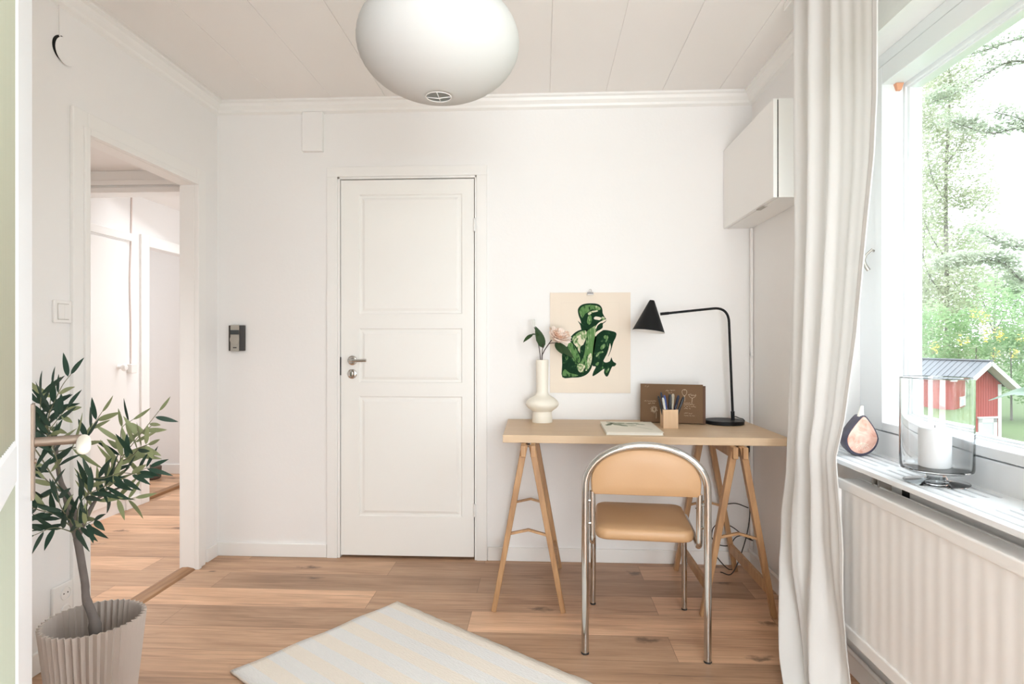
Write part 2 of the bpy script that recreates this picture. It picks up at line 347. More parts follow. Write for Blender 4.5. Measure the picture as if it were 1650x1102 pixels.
def cornice(name, path, inward, label):
    prof = [(0, 0), (0.052, 0), (0.052, 0.010), (0.040, 0.016), (0.034, 0.030), (0.020, 0.046), (0.016, 0.058), (0.006, 0.064), (0, 0.068)]
    m = MB(); a, b = Vector(path[0]), Vector(path[1]); n = Vector(inward)
    k = len(prof); vs = []
    for p in (a, b):
        for d, z in prof: vs.append((p.x+n.x*d, p.y+n.y*d, ZC-z))
    fs = [(i, (i+1)%k, (i+1)%k+k, i+k) for i in range(k)]+[tuple(range(k)), tuple(range(2*k-1, k-1, -1))]
    m.add(vs, fs); struct(m.build(name, TRIM), label, 'cornice')
cornice('trim_2', ((XL, YB, 0), (XR, YB, 0)), (0, -1, 0), 'white ceiling cornice along the back wall')
cornice('trim_3', ((XL, 0.05, 0), (XL, YB, 0)), (1, 0, 0), 'white ceiling cornice along the left wall')
cornice('trim_4', ((XR, 0.05, 0), (XR, YB, 0)), (-1, 0, 0), 'white ceiling cornice above the window')
# baseboards
m = MB(); m.box(XL, -1.178, YB-0.013, YB, 0, 0.072); m.box(-0.298, XR, YB-0.013, YB, 0, 0.072)
struct(m.build('baseboard_back', TRIM, bevel=0.003), 'white baseboard along the back wall', 'baseboard')
m = MB(); m.box(XL, XL+0.013, 0.05, 2.222, 0, 0.075); m.box(XL, XL+0.013, 3.155, YB-0.013, 0, 0.072)
struct(m.build('baseboard_left', TRIM, bevel=0.003), 'white baseboard along the left wall', 'baseboard')
m = MB(); m.box(XR-0.013, XR, 0.05, YB-0.013, 0, 0.07)
struct(m.build('baseboard_right', TRIM, bevel=0.003), 'white baseboard below the window wall', 'baseboard')
m = MB(); m.box(-2.91, -2.898, 4.10, 4.25, 0, 0.08); m.box(-5.4, -2.99, 5.257, 5.27, 0, 0.085); m.box(-2.91, -1.9, 5.257, 5.27, 0, 0.085)
struct(m.build('baseboard_hall', TRIM, bevel=0.003), 'white baseboards in the hall', 'baseboard')
# doorway casing (left wall) and jambs
m = MB()
for s in (0, 1):
    y0, y1 = ((2.222, 2.300) if s == 0 else (3.05, 3.128))
    m.box(XL, XL+0.015, y0 if s == 0 else 3.052, 2.298 if s == 0 else y1, 0, 2.075)
    yy = (2.272, 2.300) if s == 0 else (3.05, 3.078)
    m.box(XL, XL+0.024, yy[0], yy[1], 0, 2.015)
    m.box(XL-0.08, XL, 2.288 if s == 0 else 3.05, 2.300 if s == 0 else 3.062, 0, 1.997)
m.box(XL, XL+0.015, 2.298, 3.052, 1.987, 2.075); m.box(XL, XL+0.024, 2.300, 3.05, 1.9855, 2.015); m.box(XL-0.08, XL, 2.300, 3.05, 1.9852, 1.997)
struct(m.build('trim_5', TRIM, bevel=0.003), 'white moulded casing around the hall doorway', 'door casing')
m = MB(); m.box(-2.91, -2.895, 4.25, 4.34, 0, 1.955); m.box(-2.91, -2.895, 4.34, 5.25, 1.875, 1.955); m.box(-2.99, -2.91, 4.335, 4.35, 0, 1.875)
struct(m.build('trim_6', TRIM, bevel=0.003), 'white casing around the far hall doorway', 'door casing')
# thresholds
m = MB(); m.prism([(-1.885, 0), (-1.79, 0), (-1.80, 0.008), (-1.83, 0.014), (-1.86, 0.012)], 2.30, 3.05, M=Matrix(((1,0,0,0),(0,0,1,0),(0,1,0,0),(0,0,0,1))))
struct(m.build('trim_7', THRESH), 'brown wooden threshold in the hall doorway', 'threshold')
m = MB(); m.box(-2.985, -2.925, 4.35, 5.2, 0, 0.022)
struct(m.build('trim_8', THRESH, bevel=0.004), 'thin wooden threshold at the far hall doorway', 'threshold')

# ------------------------------------------------------------------ door_1: white three-panel door in the back wall
d1 = root('door_1', (-0.735, YB, 0), 'closed white three-panel door in the back wall', 'door', kind='structure')
m = MB()
for x0, x1, xi in ((-1.1754, -1.118, -1.106), (-0.3563, -0.3011, -0.366)):
    m.box(x0, x1, YB-0.016, YB, 0, 2.073)
m.box(-1.1754, -0.3011, YB-0.016, YB, 2.073, 2.127)
m.box(-1.118, -1.1045, YB-0.010, YB+0.08, 0, 2.073); m.box(-0.3675, -0.3563, YB-0.010, YB+0.08, 0, 2.073); m.box(-1.118, -0.3563, YB-0.010, YB+0.08, 2.061, 2.073)
m.build('door_frame', TRIM, d1, bevel=0.002)
def panel_leaf(m, X0, X1, Z0, Z1, panels, y, th):
    rings = [(0.0, 0.0), (0.006, 0.008), (0.016, 0.008), (0.030, 0.001)]
    xo0, xo1 = panels[0][0]-0.030, panels[0][1]+0.030
    zb = [Z0]
    for p in panels: zb += [p[2]-0.030, p[3]+0.030]
    zb.append(Z1)
    def q(a, b, c, d): m.add([(a,y,c),(b,y,c),(b,y,d),(a,y,d)], [(0,1,2,3)])
    q(X0, xo0, Z0, Z1); q(xo1, X1, Z0, Z1)
    for i in range(0, len(zb), 2): q(xo0, xo1, zb[i], zb[i+1])
    for p in panels:
        a0, a1, c0, c1 = p[0]-0.03, p[1]+0.03, p[2]-0.03, p[3]+0.03
        vs = []
        for i, dep in rings: vs += [(a0+i,y+dep,c0+i),(a1-i,y+dep,c0+i),(a1-i,y+dep,c1-i),(a0+i,y+dep,c1-i)]
        fs = [(r*4+j, r*4+(j+1)%4, r*4+4+(j+1)%4, r*4+4+j) for r in range(3) for j in range(4)]+[(12,13,14,15)]
        m.add(vs, fs)
    m.add([(X0,y,Z0),(X1,y,Z0),(X1,y,Z1),(X0,y,Z1),(X0,y+th,Z0),(X1,y+th,Z0),(X1,y+th,Z1),(X0,y+th,Z1)], [(0,4,5,1),(1,5,6,2),(2,6,7,3),(3,7,4,0),(4,7,6,5)])
m = MB(); panel_leaf(m, -1.1, -0.372, 0.016, 2.055, [(-0.9693,-0.4658,0.259,0.850), (-0.9693,-0.4658,0.984,1.219), (-0.9693,-0.4658,1.357,1.946)], YB-0.006, 0.045)
m.build('door_panel', DOORP, d1)
ROTX = Matrix.Rotation(R(90), 4, 'X')       # local z -> -y
def facing(x, y, z): return Matrix.Translation((x, y, z)) @ ROTX
m = MB(); m.lathe([(0.026, 0), (0.026, 0.007), (0.021, 0.011), (0.012, 0.012), (0.010, 0.045), (0.0095, 0.055)], 28, M=facing(-1.0356, YB-0.006, 1.075))
m.tube(fillet([(-1.0356, YB-0.056, 1.075), (-1.0356, YB-0.06, 1.075), (-1.02, YB-0.062, 1.0745), (-0.945, YB-0.058, 1.076)], 0.004, 3), [0.009]*5+[0.0085]*4+[0.0075]*1 if False else 0.0085, 12)
m.build('door_handle', CHROME, d1, smooth=40)
m = MB(); m.lathe([(0.026, 0), (0.026, 0.006), (0.021, 0.010), (0.0, 0.0101)], 28, M=facing(-1.0373, YB-0.006, 1.0016), cap1=False)
m.box(-1.041, -1.033, YB-0.030, YB-0.014, 0.990, 1.013)
m.build('lock_rosette', CHROME, d1, smooth=40)
for zc in (1.805, 0.270):
    m = MB(); m.tube([(-0.3685, YB-0.014, zc-0.035), (-0.3685, YB-0.014, zc+0.035)], 0.0065, 10); m.tube([(-0.3685, YB-0.014, zc-0.001), (-0.3685, YB-0.014, zc+0.001)], 0.0074, 10)
    m.build('hinge', PLASTIC, d1, smooth=40)
m = MB(); m.box(-1.1035, -1.0985, YB-0.0105, YB-0.004, 0.994, 1.093); m.build('strike_plate', BLACKM, d1)

# ------------------------------------------------------------------ door_2: glazed door standing open at the left
A = Vector((-0.609, 0.793, 0)); Nn = Vector((0.793, 0.609, 0)); Edge = Vector((-0.6285, 0.7185, 0)); Wd = 0.75
M2 = Matrix(((A.x, -Nn.x, 0, Edge.x-A.x*Wd), (A.y, -Nn.y, 0, Edge.y-A.y*Wd), (0, 0, 1, 0), (0, 0, 0, 1)))   # x along leaf, y into the leaf
d2 = root('door_2', (Edge.x-A.x*Wd, Edge.y-A.y*Wd, 0), 'white glazed door with ribbed glass standing open at the left edge', 'door', kind='structure')
m = MB()
m.box(0, 0.10, 0, 0.04, 0.01, 2.05, M=M2); m.box(Wd-0.18, Wd, 0, 0.04, 0.01, 2.05, M=M2)
m.box(0.10, Wd-0.18, 0, 0.04, 0.01, 0.30, M=M2); m.box(0.10, Wd-0.18, 0, 0.04, 1.93, 2.05, M=M2); m.box(0.10, Wd-0.18, 0, 0.04, 1.033, 1.080, M=M2)
m.build('door_frame', GLOSSW, d2, bevel=0.006, seg=2)
m = MB()
for z0, z1 in ((0.30, 1.033), (1.080, 1.93)):
    def fn(u, v, z0=z0, z1=z1):
        x = 0.095+u*(Wd-0.18-0.09)
        return (x, 0.0026+0.0013*abs(math.cos(u*40*math.pi))-0.0005, z0-0.005+v*(z1-z0+0.01))
    m.grid(fn, 58*6, 1, M=M2)
RIB = cloth_mat('ribbed_glass', (0.50, 0.51, 0.405), 0.10, 4)
m.build('ribbed_pane', RIB, d2, smooth=True, solid=0.001)
m = MB(); m.box(Wd-0.027, Wd-0.002, -0.003, 0.0, 0.985, 1.10, M=M2)
m.tube([Edge-A*0.014+Nn*0.002+Vector((0,0,1.053)), Edge-A*0.014+Nn*0.05+Vector((0,0,1.053))], 0.0058, 12)
hand = m.build('door_handle', BRASS, d2, smooth=40)
m = MB(); p0 = Edge-A*0.006+Nn*0.052+Vector((0,0,1.053)); ax = -A*0.9+Vector((0,0,-0.12))
m.tube([p0+ax*t for t in (0, .004, .010, .022, .040, .055, .063, .067)], [.0034, .0054, .0070, .0077, .0079, .0072, .0052, .0016], 16)
tag(m.build('grip', CREAM, hand, smooth=60), 'white ceramic grip')
m = MB(); m.lathe([(0.0035, 0), (0.003, 0.002)], 10, M=Matrix.Translation(Edge-A*0.014+Vector((0,0,1.03))+Nn*0.003) @ Nn.to_track_quat('Z', 'Y').to_matrix().to_4x4())
m.build('screw', BRASS, hand)

# ------------------------------------------------------------------ door_3: closed flush door in the hall
d3 = root('door_3', (-2.91, 3.85, 0), 'closed white door with round knob seen in the hall', 'door', kind='structure')
m = MB(); m.box(-2.915, -2.90, 3.40, 4.10, 0.08, 1.87); m.build('door_panel', TRIM, d3, bevel=0.003)
m = MB(); m.box(-2.915, -2.895, 3.30, 4.15, 1.885, 1.94); m.build('door_frame', TRIM, d3, bevel=0.003)
m = MB(); m.lathe([(0.02, 0), (0.01, 0.006), (0.009, 0.03), (0.022, 0.036), (0.026, 0.048), (0.018, 0.06), (0.0, 0.063)], 16, M=Matrix.Translation((-2.90, 4.012, 1.001)) @ Matrix.Rotation(R(90), 4, 'Y'), cap1=False)
m.build('door_knob', PLASTIC, d3, smooth=40)

# ------------------------------------------------------------------ window_1
w1 = root('window_1', (1.22, 1.4, WZ0), 'large white-framed window with view of trees and red shed', 'window', kind='structure')
def ring(m, x0, x1, yo0, yo1, zo0, zo1, yi0, yi1, zi0, zi1):
    m.box(x0, x1, yo0, yi0, zo0, zo1); m.box(x0, x1, yi1, yo1, zo0, zo1); m.box(x0, x1, yi0, yi1, zo0, zi0); m.box(x0, x1, yi0, yi1, zi1, zo1)
m = MB(); ring(m, 1.20, 1.34, WY0, WY1, WZ0, WZ1, 0.50, 2.264, 0.858, 2.153); m.build('window_frame', GLOSSW, w1, bevel=0.003)
m = MB(); ring(m, 1.196, 1.271, 0.503, 2.2615, 0.862, 2.150, 0.555, 2.2135, 0.8925, 2.084); sash = m.build('sash', GLOSSW, w1, bevel=0.003)
m = MB(); ring(m, 1.271, 1.330, 0.503, 2.2615, 0.862, 2.150, 0.575, 2.205, 0.898, 2.070); ring(m, 1.279, 1.30, 0.52, 2.25, 0.88, 2.12, 0.585, 2.190, 0.905, 2.063)
m.build('outer_sash', GLOSSW, w1, bevel=0.003)
m = MB(); m.box(1.289, 1.293, 0.58, 2.195, 0.90, 2.068); m.build('pane', PANE, w1)
m = MB(); m.tube(smoothpath([(1.193, 2.269, 1.512), (1.176, 2.279, 1.492), (1.170, 2.283, 1.474), (1.177, 2.283, 1.452), (1.186, 2.281, 1.436)], 5), [0.004]*6+[0.006]*9+[0.007]*6, 10)
m.tube([(1.1995, 2.270, 1.505), (1.190, 2.270, 1.508)], 0.004, 8)
m.build('window_handle', GREYM, w1, smooth=40)
m = MB(); m.add([(1.235,2.2128,2.083),(1.262,2.2128,2.083),(1.256,2.2128,2.060),(1.243,2.2128,2.060),(1.235,2.195,2.083),(1.262,2.195,2.083),(1.256,2.2,2.060),(1.243,2.2,2.060)], [(0,1,2,3),(4,7,6,5),(0,4,5,1),(1,5,6,2),(2,6,7,3),(3,7,4,0)])
tag(m.build('stop_block', mat('orange_wood', (0.70, 0.33, 0.20), 0.6), w1), 'small orange block in the top corner')
# sill with ventilation slots
m = MB(); z0, z1 = 0.764, 0.778
m.box(0.998, 1.024, WY0, 2.36, z0, z1); m.box(1.024, 1.033, WY0, 2.36, z0, z1-0.012); m.box(1.033, 1.037, WY0, 2.36, z0, z1); m.box(1.037, 1.040, WY0, 2.36, z0, z1-0.007); m.box(1.040, 1.062, WY0, 2.36, z0, z1)
xs = [1.062, 1.094, 1.127, 1.160]
for i, xx in enumerate(xs):
    x2 = xs[i+1] if i < 3 else 1.20
    m.box(xx+0.0120, x2, WY0, 2.36, z0, z1)
y = 2.34; groups = [(2.34, 2.002), (1.945, 1.61), (1.50, 1.165), (1.055, 0.72)]
prev = 2.36
for g0, g1 in groups:
    for xx in xs: m.box(xx, xx+0.0120, g0, prev, z0, z1)
    prev = g1
for xx in xs:
    m.box(xx, xx+0.0120, WY0, prev, z0, z1); m.box(xx, xx+0.0120, WY0, 2.36, z0, z1-0.0115)
struct(m.build('sill_1', GLOSSW), 'white slotted window sill above the radiator', 'window sill')

# ------------------------------------------------------------------ radiator
rd = root('radiator', (1.03, 1.35, 0.21), 'white ribbed panel radiator below the window sill', 'radiator')
RY0, RY1 = 0.45, 2.11
m = MB(); nr = 30; vs = []; prof = []
for i in range(nr):
    y0 = RY0+0.03+(RY1-RY0-0.06)*i/nr; st = (RY1-RY0-0.06)/nr
    prof += [(0.9918+0.0006*math.cos(2*math.pi*q_/8)*abs(math.cos(2*math.pi*q_/8))**-0.4 if q_ % 4 != 2 else 0.9918, y0+st*q_/8) for q_ in range(8)]
prof.append((0.9935, RY1-0.03))
prof = [(0.986, RY0), (0.986, RY0+0.028)]+prof+[(0.986, RY1-0.028), (0.986, RY1)]
for xx, yy in prof: vs += [(xx, yy, 0.252), (xx, yy, 0.690)]
m.add(vs, [(2*i, 2*i+1, 2*i+3, 2*i+2) for i in range(len(prof)-1)])
m.box(0.9945, 1.060, RY0+0.002, RY1-0.002, 0.225, 0.708)
m.build('panel', RADW, rd, smooth=50)
m = MB(); m.box(0.985, 0.999, RY0, RY1, 0.688, 0.722); m.box(0.985, 0.999, RY0, RY1, 0.212, 0.254); m.build('rail', RADW, rd, bevel=0.005, seg=3)
m = MB(); m.box(0.990, 1.068, RY0, RY1, 0.706, 0.714); m.box(1.0, 1.060, RY0+0.05, RY1-0.03, 0.714, 0.7155); m.box(1.063, 1.068, RY0, RY1, 0.712, 0.718)
m.build('top_grille', RADW, rd, bevel=0.002)
for yy in (0.9, 2.0):
    m = MB(); m.box(1.060, 1.10, yy-0.02, yy-0.013, 0.25, 0.742); m.box(1.060, 1.10, yy+0.013, yy+0.02, 0.25, 0.742); m.build('bracket', mat('bracket_steel', (0.42, 0.37, 0.32), 0.5, 0.3), rd)
m = MB(); m.box(1.096, 1.0998, 1.885, 1.918, 0.698, 0.724)
tag(m.build('wall_vent', DARKGAP, None), 'small dark vent hole in the wall just under the sill', 'vent')

# ------------------------------------------------------------------ curtain (linen, gathered beside the window)
def lerp_tab(tab, z):
    for (z0, *a), (z1, *b) in zip(tab[:-1], tab[1:]):
        if z0 <= z <= z1:
            t = (z-z0)/(z1-z0); return [p+(q-p)*t for p, q in zip(a, b)]
    return list(tab[0][1:]) if z < tab[0][0] else list(tab[-1][1:])
CR = [(0.0, .935, 1.93), (.113, .945, 1.94), (.26, .952, 1.956), (.39, .955, 1.976), (.58, .955, 1.996), (.68, .953, 2.012), (.80, .950, 2.024), (.93, .955, 1.976), (1.2, .955, 1.903), (1.49, .955, 1.85), (1.71, .955, 1.806), (1.89, .955, 1.79), (2.46, .955, 1.786)]
CL = [(0.0, .832, 2.07), (.022, .837, 2.09), (.08, .862, 2.19), (.158, .885, 2.267), (.345, .905, 2.36), (.52, .93, 2.41), (.674, .945, 2.40), (1.06, .945, 2.37), (1.53, .945, 2.34), (2.08, .945, 2.341), (2.46, .945, 2.335)]
def curtain(u, v):
    z = 0.012+v*(2.452-0.012)
    lx, ly = lerp_tab(CL, z); rx, ry = lerp_tab(CR, z)
    x = lx+(rx-lx)*u; y = ly+(ry-ly)*u
    ph = 0.5*math.sin(z*1.1)+0.25*math.sin(z*3.1+u*4)
    q = min(1, max(0, (u-0.48)/0.25)); q = q*q*(3-2*q)
    amp = (0.016+0.008*math.sin(z*0.9+u*3))*min(1, 4*u+0.3)*min(1, 5*(1-u)+0.1)*(1-0.72*q)
    off = amp*math.sin(2*math.pi*(3.6*u**0.9+0.12*ph))+0.0045*math.sin(2*math.pi*(8.3*u+0.35*z))*min(1, 6*(1-u))*(1-0.6*q)
    low = max(0, 0.5-z)/0.5
    off += low*0.035*math.sin(2*math.pi*(1.7*u+0.15)+z*5)
    dx, dy = rx-lx, ry-ly; L = math.hypot(dx, dy)
    x += -dy/L*-off; y += dx/L*-off*0.5
    return (min(x, 0.982), y, z)
cu = root('curtain', (0.94, 2.1, 0), 'long white linen curtain gathered beside the window', 'curtain')
m = MB(); m.grid(curtain, 150, 120); m.build('fabric', LINEN, cu, smooth=True, solid=0.0012)
m = MB()
m.grid(lambda u, v: (lambda p: (p[0]-0.0025, p[1]-0.001, p[2]))(curtain(0.955+0.045*u, v)), 8, 120)
m.build('side_hem', LINEN, cu, smooth=True, solid=0.0012)
m = MB(); m.box(0.935, 0.965, 0.30, 2.42, 2.462, 2.4895)
tag(m.build('curtain_rail', PLASTIC, bevel=0.003), 'white curtain rail fixed to the ceiling above the window', 'curtain rail')

# ------------------------------------------------------------------ wall cabinet
cb = root('wall_cabinet', (1.025, 2.91, 1.773), 'white box cabinet high on the wall between corner and curtain', 'cabinet')
m = MB(); m.box(0.972, XR, 2.566, YB-0.002, 1.773, 2.183); m.build('body', TRIM, cb, bevel=0.002)
m = MB(); m.box(0.951, 0.9685, 2.568, YB-0.004, 1.773, 2.183); m.build('door', TRIM, cb, bevel=0.002)
m = MB(); m.box(0.9683, 0.9722, 2.569, YB-0.006, 1.777, 2.178); m.build('gap_shade', DARKGAP, cb)  # dark strip painting in the shade of the gap between door and body
m = MB(); m.box(0.962, 0.982, 2.72, 2.80, 1.769, 1.774); m.build('latch', GREYM, cb)
# corner conduit and skirting pipe
m = MB(); m.box(XR-0.016, XR-0.002, YB-0.030, YB-0.0135, 0.085, 1.772); m.box(XR-0.016, XR-0.002, YB-0.034, YB-0.012, 1.10, 1.12)
tag(m.build('cable_conduit', PLASTIC, bevel=0.003), 'white cable conduit running down the corner from cabinet', 'conduit')
m = MB(); m.tube(fillet([(XR-0.02, YB-0.025, 0.09), (XR-0.02, YB-0.04, 0.086), (XR-0.02, 1.2, 0.086)], 0.005), 0.0085, 10)
m.tube([(XR-0.008, YB-0.03, 0.076), (XR-0.008, 1.2, 0.076)], 0.005, 8)
tag(m.build('heating_pipe', PLASTIC, smooth=40), 'thin white pipe along the top of the right baseboard', 'pipe')
m = MB(); m.box(-1.3088, -1.1957, YB-0.03, YB, 2.211, 2.424)
tag(m.build('junction_box', WALL, bevel=0.004), 'small white box below the cornice left of the door', 'junction box')

# ------------------------------------------------------------------ switches, outlet, vent cap, doorbell chime
def socket_root(name, y, z, label, cat): return root(name, (XL, y, z), label, cat)
s = socket_root('light_switch', 2.179, 1.288, 'white double rocker light switch left of the hall doorway', 'light switch')
m = MB(); m.box(XL, XL+0.010, 2.137, 2.221, 1.246, 1.330); m.build('frame', PLASTIC, s, bevel=0.003)
m = MB(); m.box(XL, XL+0.0102, 2.152, 2.206, 1.258, 1.318); m.build('recess', GREYM, s)
for y0 in (2.1535, 2.1795):
    m = MB(); m.box(XL+0.002, XL+0.015, y0, y0+0.025, 1.260, 1.316); m.build('rocker', PLASTIC, s, bevel=0.001)
m = MB(); m.tube([(XL+0.004, 2.17, 2.31), (XL+0.004, 2.168, 2.425)], 0.0025, 6)
tag(m.build('ceiling_cable', PLASTIC), 'thin white cable from the cornice down to the round vent cap', 'cable')
s = socket_root('wall_outlet', 2.183, 0.2, 'white double wall outlet behind the fluted planter', 'outlet')
m = MB(); m.box(XL, XL+0.012, 2.13, 2.236, 0.125, 0.275); m.build('plate', PLASTIC, s, bevel=0.004)
for zc in (0.236, 0.168):
    m = MB(); MX = Matrix.Translation((XL+0.0118, 2.188, zc)) @ Matrix.Rotation(R(90), 4, 'Y')
    m.lathe([(0.026, 0), (0.025, 0.004), (0.021, 0.0042), (0.020, 0.001), (0.0, 0.0009)], 28, M=MX, cap1=False)
    so = m.build('socket', PLASTIC, s, smooth=40)
    for dy in (-0.0095, 0.0095):
        m = MB(); m.lathe([(0.0028, 0), (0.0027, 0.0008)], 10, M=Matrix.Translation((XL+0.0125, 2.188+dy, zc)) @ Matrix.Rotation(R(90), 4, 'Y')); m.build('pin_hole', DARKGAP, so)
s = root('vent_cap', (XL, 2.186, 2.266), 'round white vent cap high on the left wall with dark gap', 'vent cap')
MX = Matrix.Translation((XL, 2.186, 2.271)) @ Matrix.Rotation(R(90), 4, 'Y')
m = MB(); m.lathe([(0.047, 0.0), (0.047, 0.0015)], 40, M=MX); m.build('opening', DARKGAP, s)
m = MB(); m.lathe([(0.0, 0.008), (0.049, 0.008), (0.0505, 0.0095), (0.049, 0.012), (0.0, 0.013)], 44, M=Matrix.Translation((XL, 2.193, 2.264)) @ Matrix.Rotation(R(90), 4, 'Y'), cap0=False, cap1=False)
m.lathe([(0.01, 0.0), (0.01, 0.009)], 12, M=Matrix.Translation((XL, 2.193, 2.264)) @ Matrix.Rotation(R(90), 4, 'Y'))
m.build('cover', WALL, s, smooth=40)
s = root('doorbell_chime', (-1.678, YB, 1.124), 'black and grey doorbell receiver on the back wall', 'doorbell')
m = MB(); m.prism([(-1.7218, 0), (-1.6347, 0), (-1.6347, 0.018), (-1.655, 0.026), (-1.70, 0.026), (-1.7218, 0.018)], 1.126, 1.266, M=Matrix(((1,0,0,0),(0,-1,0,YB),(0,0,1,0),(0,0,0,1))))
m.build('housing', mat('dark_brown_plastic', (0.028, 0.022, 0.018), 0.45), s, bevel=0.002)
GREYP = mat('warm_grey_plastic', (0.40, 0.37, 0.32), 0.45)
m = MB(); m.box(-1.706, -1.658, YB-0.029, YB-0.024, 1.124, 1.268); m.build('face_plate', GREYP, s, bevel=0.001)
m = MB(); m.box(-1.706, -1.658, YB-0.0302, YB-0.028, 1.216, 1.240); m.build('display', mat('slate_window', (0.05, 0.06, 0.06), 0.25), s)
m = MB(); m.lathe([(0.026, 0), (0.026, 0.003), (0.024, 0.004), (0.0, 0.0042)], 32, M=facing(-1.682, YB-0.029, 1.188), cap1=False); m.build('button', GREYP, s, smooth=40)
m = MB()
for k, (a, b) in enumerate(((-1.691, -1.686), (-1.685, -1.681), (-1.680, -1.675), (-1.674, -1.671))): m.box(a, b, YB-0.0295, YB-0.0288, 1.141, 1.147)
m.build('logo', BLACKP, s)
s = root('hall_switch', (-2.91, 4.137, 0.96), 'small white switch box on the hall wall with cable', 'switch')
m = MB(); m.box(-2.91, -2.87, 4.105, 4.17, 0.955, 1.02); m.build('box', PLASTIC, s, bevel=0.006)
m = MB(); m.tube(smoothpath([(-2.905, 4.15, 1.02), (-2.905, 4.15, 1.3), (-2.905, 4.14, 1.6), (-2.905, 4.152, 1.9), (-2.905, 4.16, 2.225)], 4), 0.005, 6); m.build('cable', mat('pinkish_cable', (0.72, 0.62, 0.58), 0.5), s)
m = MB(); m.lathe([(0.085, 0), (0.095, 0.01), (0.10, 0.10), (0.094, 0.105), (0.0, 0.105)], 28, M=Matrix.Translation((-3.385, 5.06, 0)), cap1=False)
tag(m.build('floor_pot', DARKWOOD, smooth=40), 'dark brown round pot on the floor beyond the hall doorway', 'pot')

# ------------------------------------------------------------------ pendant lamp
pl = root('pendant_lamp', (-0.293, 1.697, 1.862), 'large white rice paper globe pendant lamp under the ceiling', 'lamp')
m = MB(); prof = []
for i in range(3, 61):
    a = -math.pi/2+math.pi*i/60*0.985+0.0; r = 0.2255*math.cos(a)
    prof.append((max(r, 0.02)+0.0008*(i % 2), 0.152*math.sin(a)))
m.lathe(prof, 72, M=Matrix.Translation((-0.293, 1.697, 2.014)), cap0=False, cap1=False)
m.build('paper_shade', RICEP, pl, smooth=True, solid=0.0008)
m = MB()
rb = prof[0][0]; zb = prof[0][1]
ringp = [(-0.293+rb*math.cos(2*math.pi*k/24), 1.697+rb*math.sin(2*math.pi*k/24), 2.014+zb) for k in range(25)]
m.tube(ringp, 0.0016, 6, cap=False); m.tube([(-0.293-rb, 1.697, 2.014+zb), (-0.293, 1.697, 2.014+zb-0.004), (-0.293+rb, 1.697, 2.014+zb)], 0.0012, 6); m.tube([(-0.293, 1.697-rb, 2.014+zb), (-0.293, 1.697+rb, 2.014+zb)], 0.0012, 6)
m.build('wire_ring', PLASTIC, pl, smooth=True)
m = MB(); m.lathe([(0.0, -0.05), (0.018, -0.045), (0.028, -0.02), (0.024, 0.005), (0.014, 0.03), (0.014, 0.05), (0.02, 0.052), (0.02, 0.09), (0.0, 0.092)], 20, M=Matrix.Translation((-0.293, 1.697, 2.035)), cap0=False, cap1=False); m.build('bulb', PLASTIC, pl, smooth=True)
m = MB(); m.tube([(-0.293, 1.697, 2.125), (-0.293, 1.697, 2.488)], 0.003, 8); m.lathe([(0.045, 0), (0.045, 0.02), (0.03, 0.035)], 24, M=Matrix.Translation((-0.293, 1.697, 2.454))); m.build('cord', PLASTIC, pl, smooth=40)

# ------------------------------------------------------------------ desk: top on two trestles
ZD = 0.763
m = MB(); m.add([(-0.178,2.690,ZD-0.034),(1.056,2.655,ZD-0.034),(1.052,3.246,ZD-0.034),(-0.187,3.250,ZD-0.034),(-0.178,2.690,ZD),(1.056,2.655,ZD),(1.052,3.246,ZD),(-0.187,3.250,ZD)],
   [(0,3,2,1),(4,5,6,7),(0,1,5,4),(1,2,6,5),(2,3,7,6),(3,0,4,7)])
tag(m.build('worktop', DESKW, bevel=0.0015), 'pale oak desk top resting on two wooden trestles', 'desk top')
def trestle(loc, label):
    t = root('trestle', loc, label, 'trestle', 'trestles under the desk', local=True)
    H = ZD-0.034
    for sy in (-1, 1):
        for sx in (-1, 1):
            m = MB(); m.beam((sx*0.151, sy*0.262, 0.0), (sx*0.016, sy*0.262, H-0.002), 0.022, 0.030, 0.028, 0.036, up=(0, 1, 0)); m.build('leg', PINE, t, bevel=0.003)
        m = MB(); xb = 0.082
        m.beam((-xb, sy*0.262, 0.338), (0.0, sy*0.262, 0.356), 0.010, 0.014, up=(0,1,0)); m.beam((0.0, sy*0.262, 0.356), (xb, sy*0.262, 0.334), 0.010, 0.014, up=(0,1,0)); m.tube([(0, sy*0.262-0.011, 0.356), (0, sy*0.262+0.011, 0.356)], 0.004, 8)
        m.build('folding_brace', PINE, t)
    for sx in (-1, 1):
        m = MB(); xr = 0.151*(1-0.125/H)+0.01*0.125/H; m.box(sx*xr-0.008, sx*xr+0.008, -0.25, 0.25, 0.098, 0.146); m.build('low_rail', PINE, t, bevel=0.003)
        m = MB(); m.box(sx*0.021-0.011, sx*0.021+0.011, -0.30, 0.285, H-0.05, H-0.0005); m.build('top_rail', PINE, t, bevel=0.003)
    for sy in (-0.2, 0.2):
        m = MB(); m.tube([(0, sy-0.02, H-0.015), (0, sy+0.02, H-0.015)], 0.006, 8); m.build('hinge', BRASS, t)
    return t
def copy_tree(o, parent=None):
    c = o.copy(); COL.objects.link(c); ORIG[c.name] = ORIG[o.name]
    if parent: c.parent = parent
    for ch in list(o.children):
        copy_tree(ch, c)
    return c
t1 = trestle((-0.064, 2.915, 0), 'wooden trestle under the left end of the desk, below the vase')
t2 = copy_tree(t1); t2.location = (0.834, 2.911, 0); t2['label'] = 'wooden trestle under the right end of the desk, below the lamp'

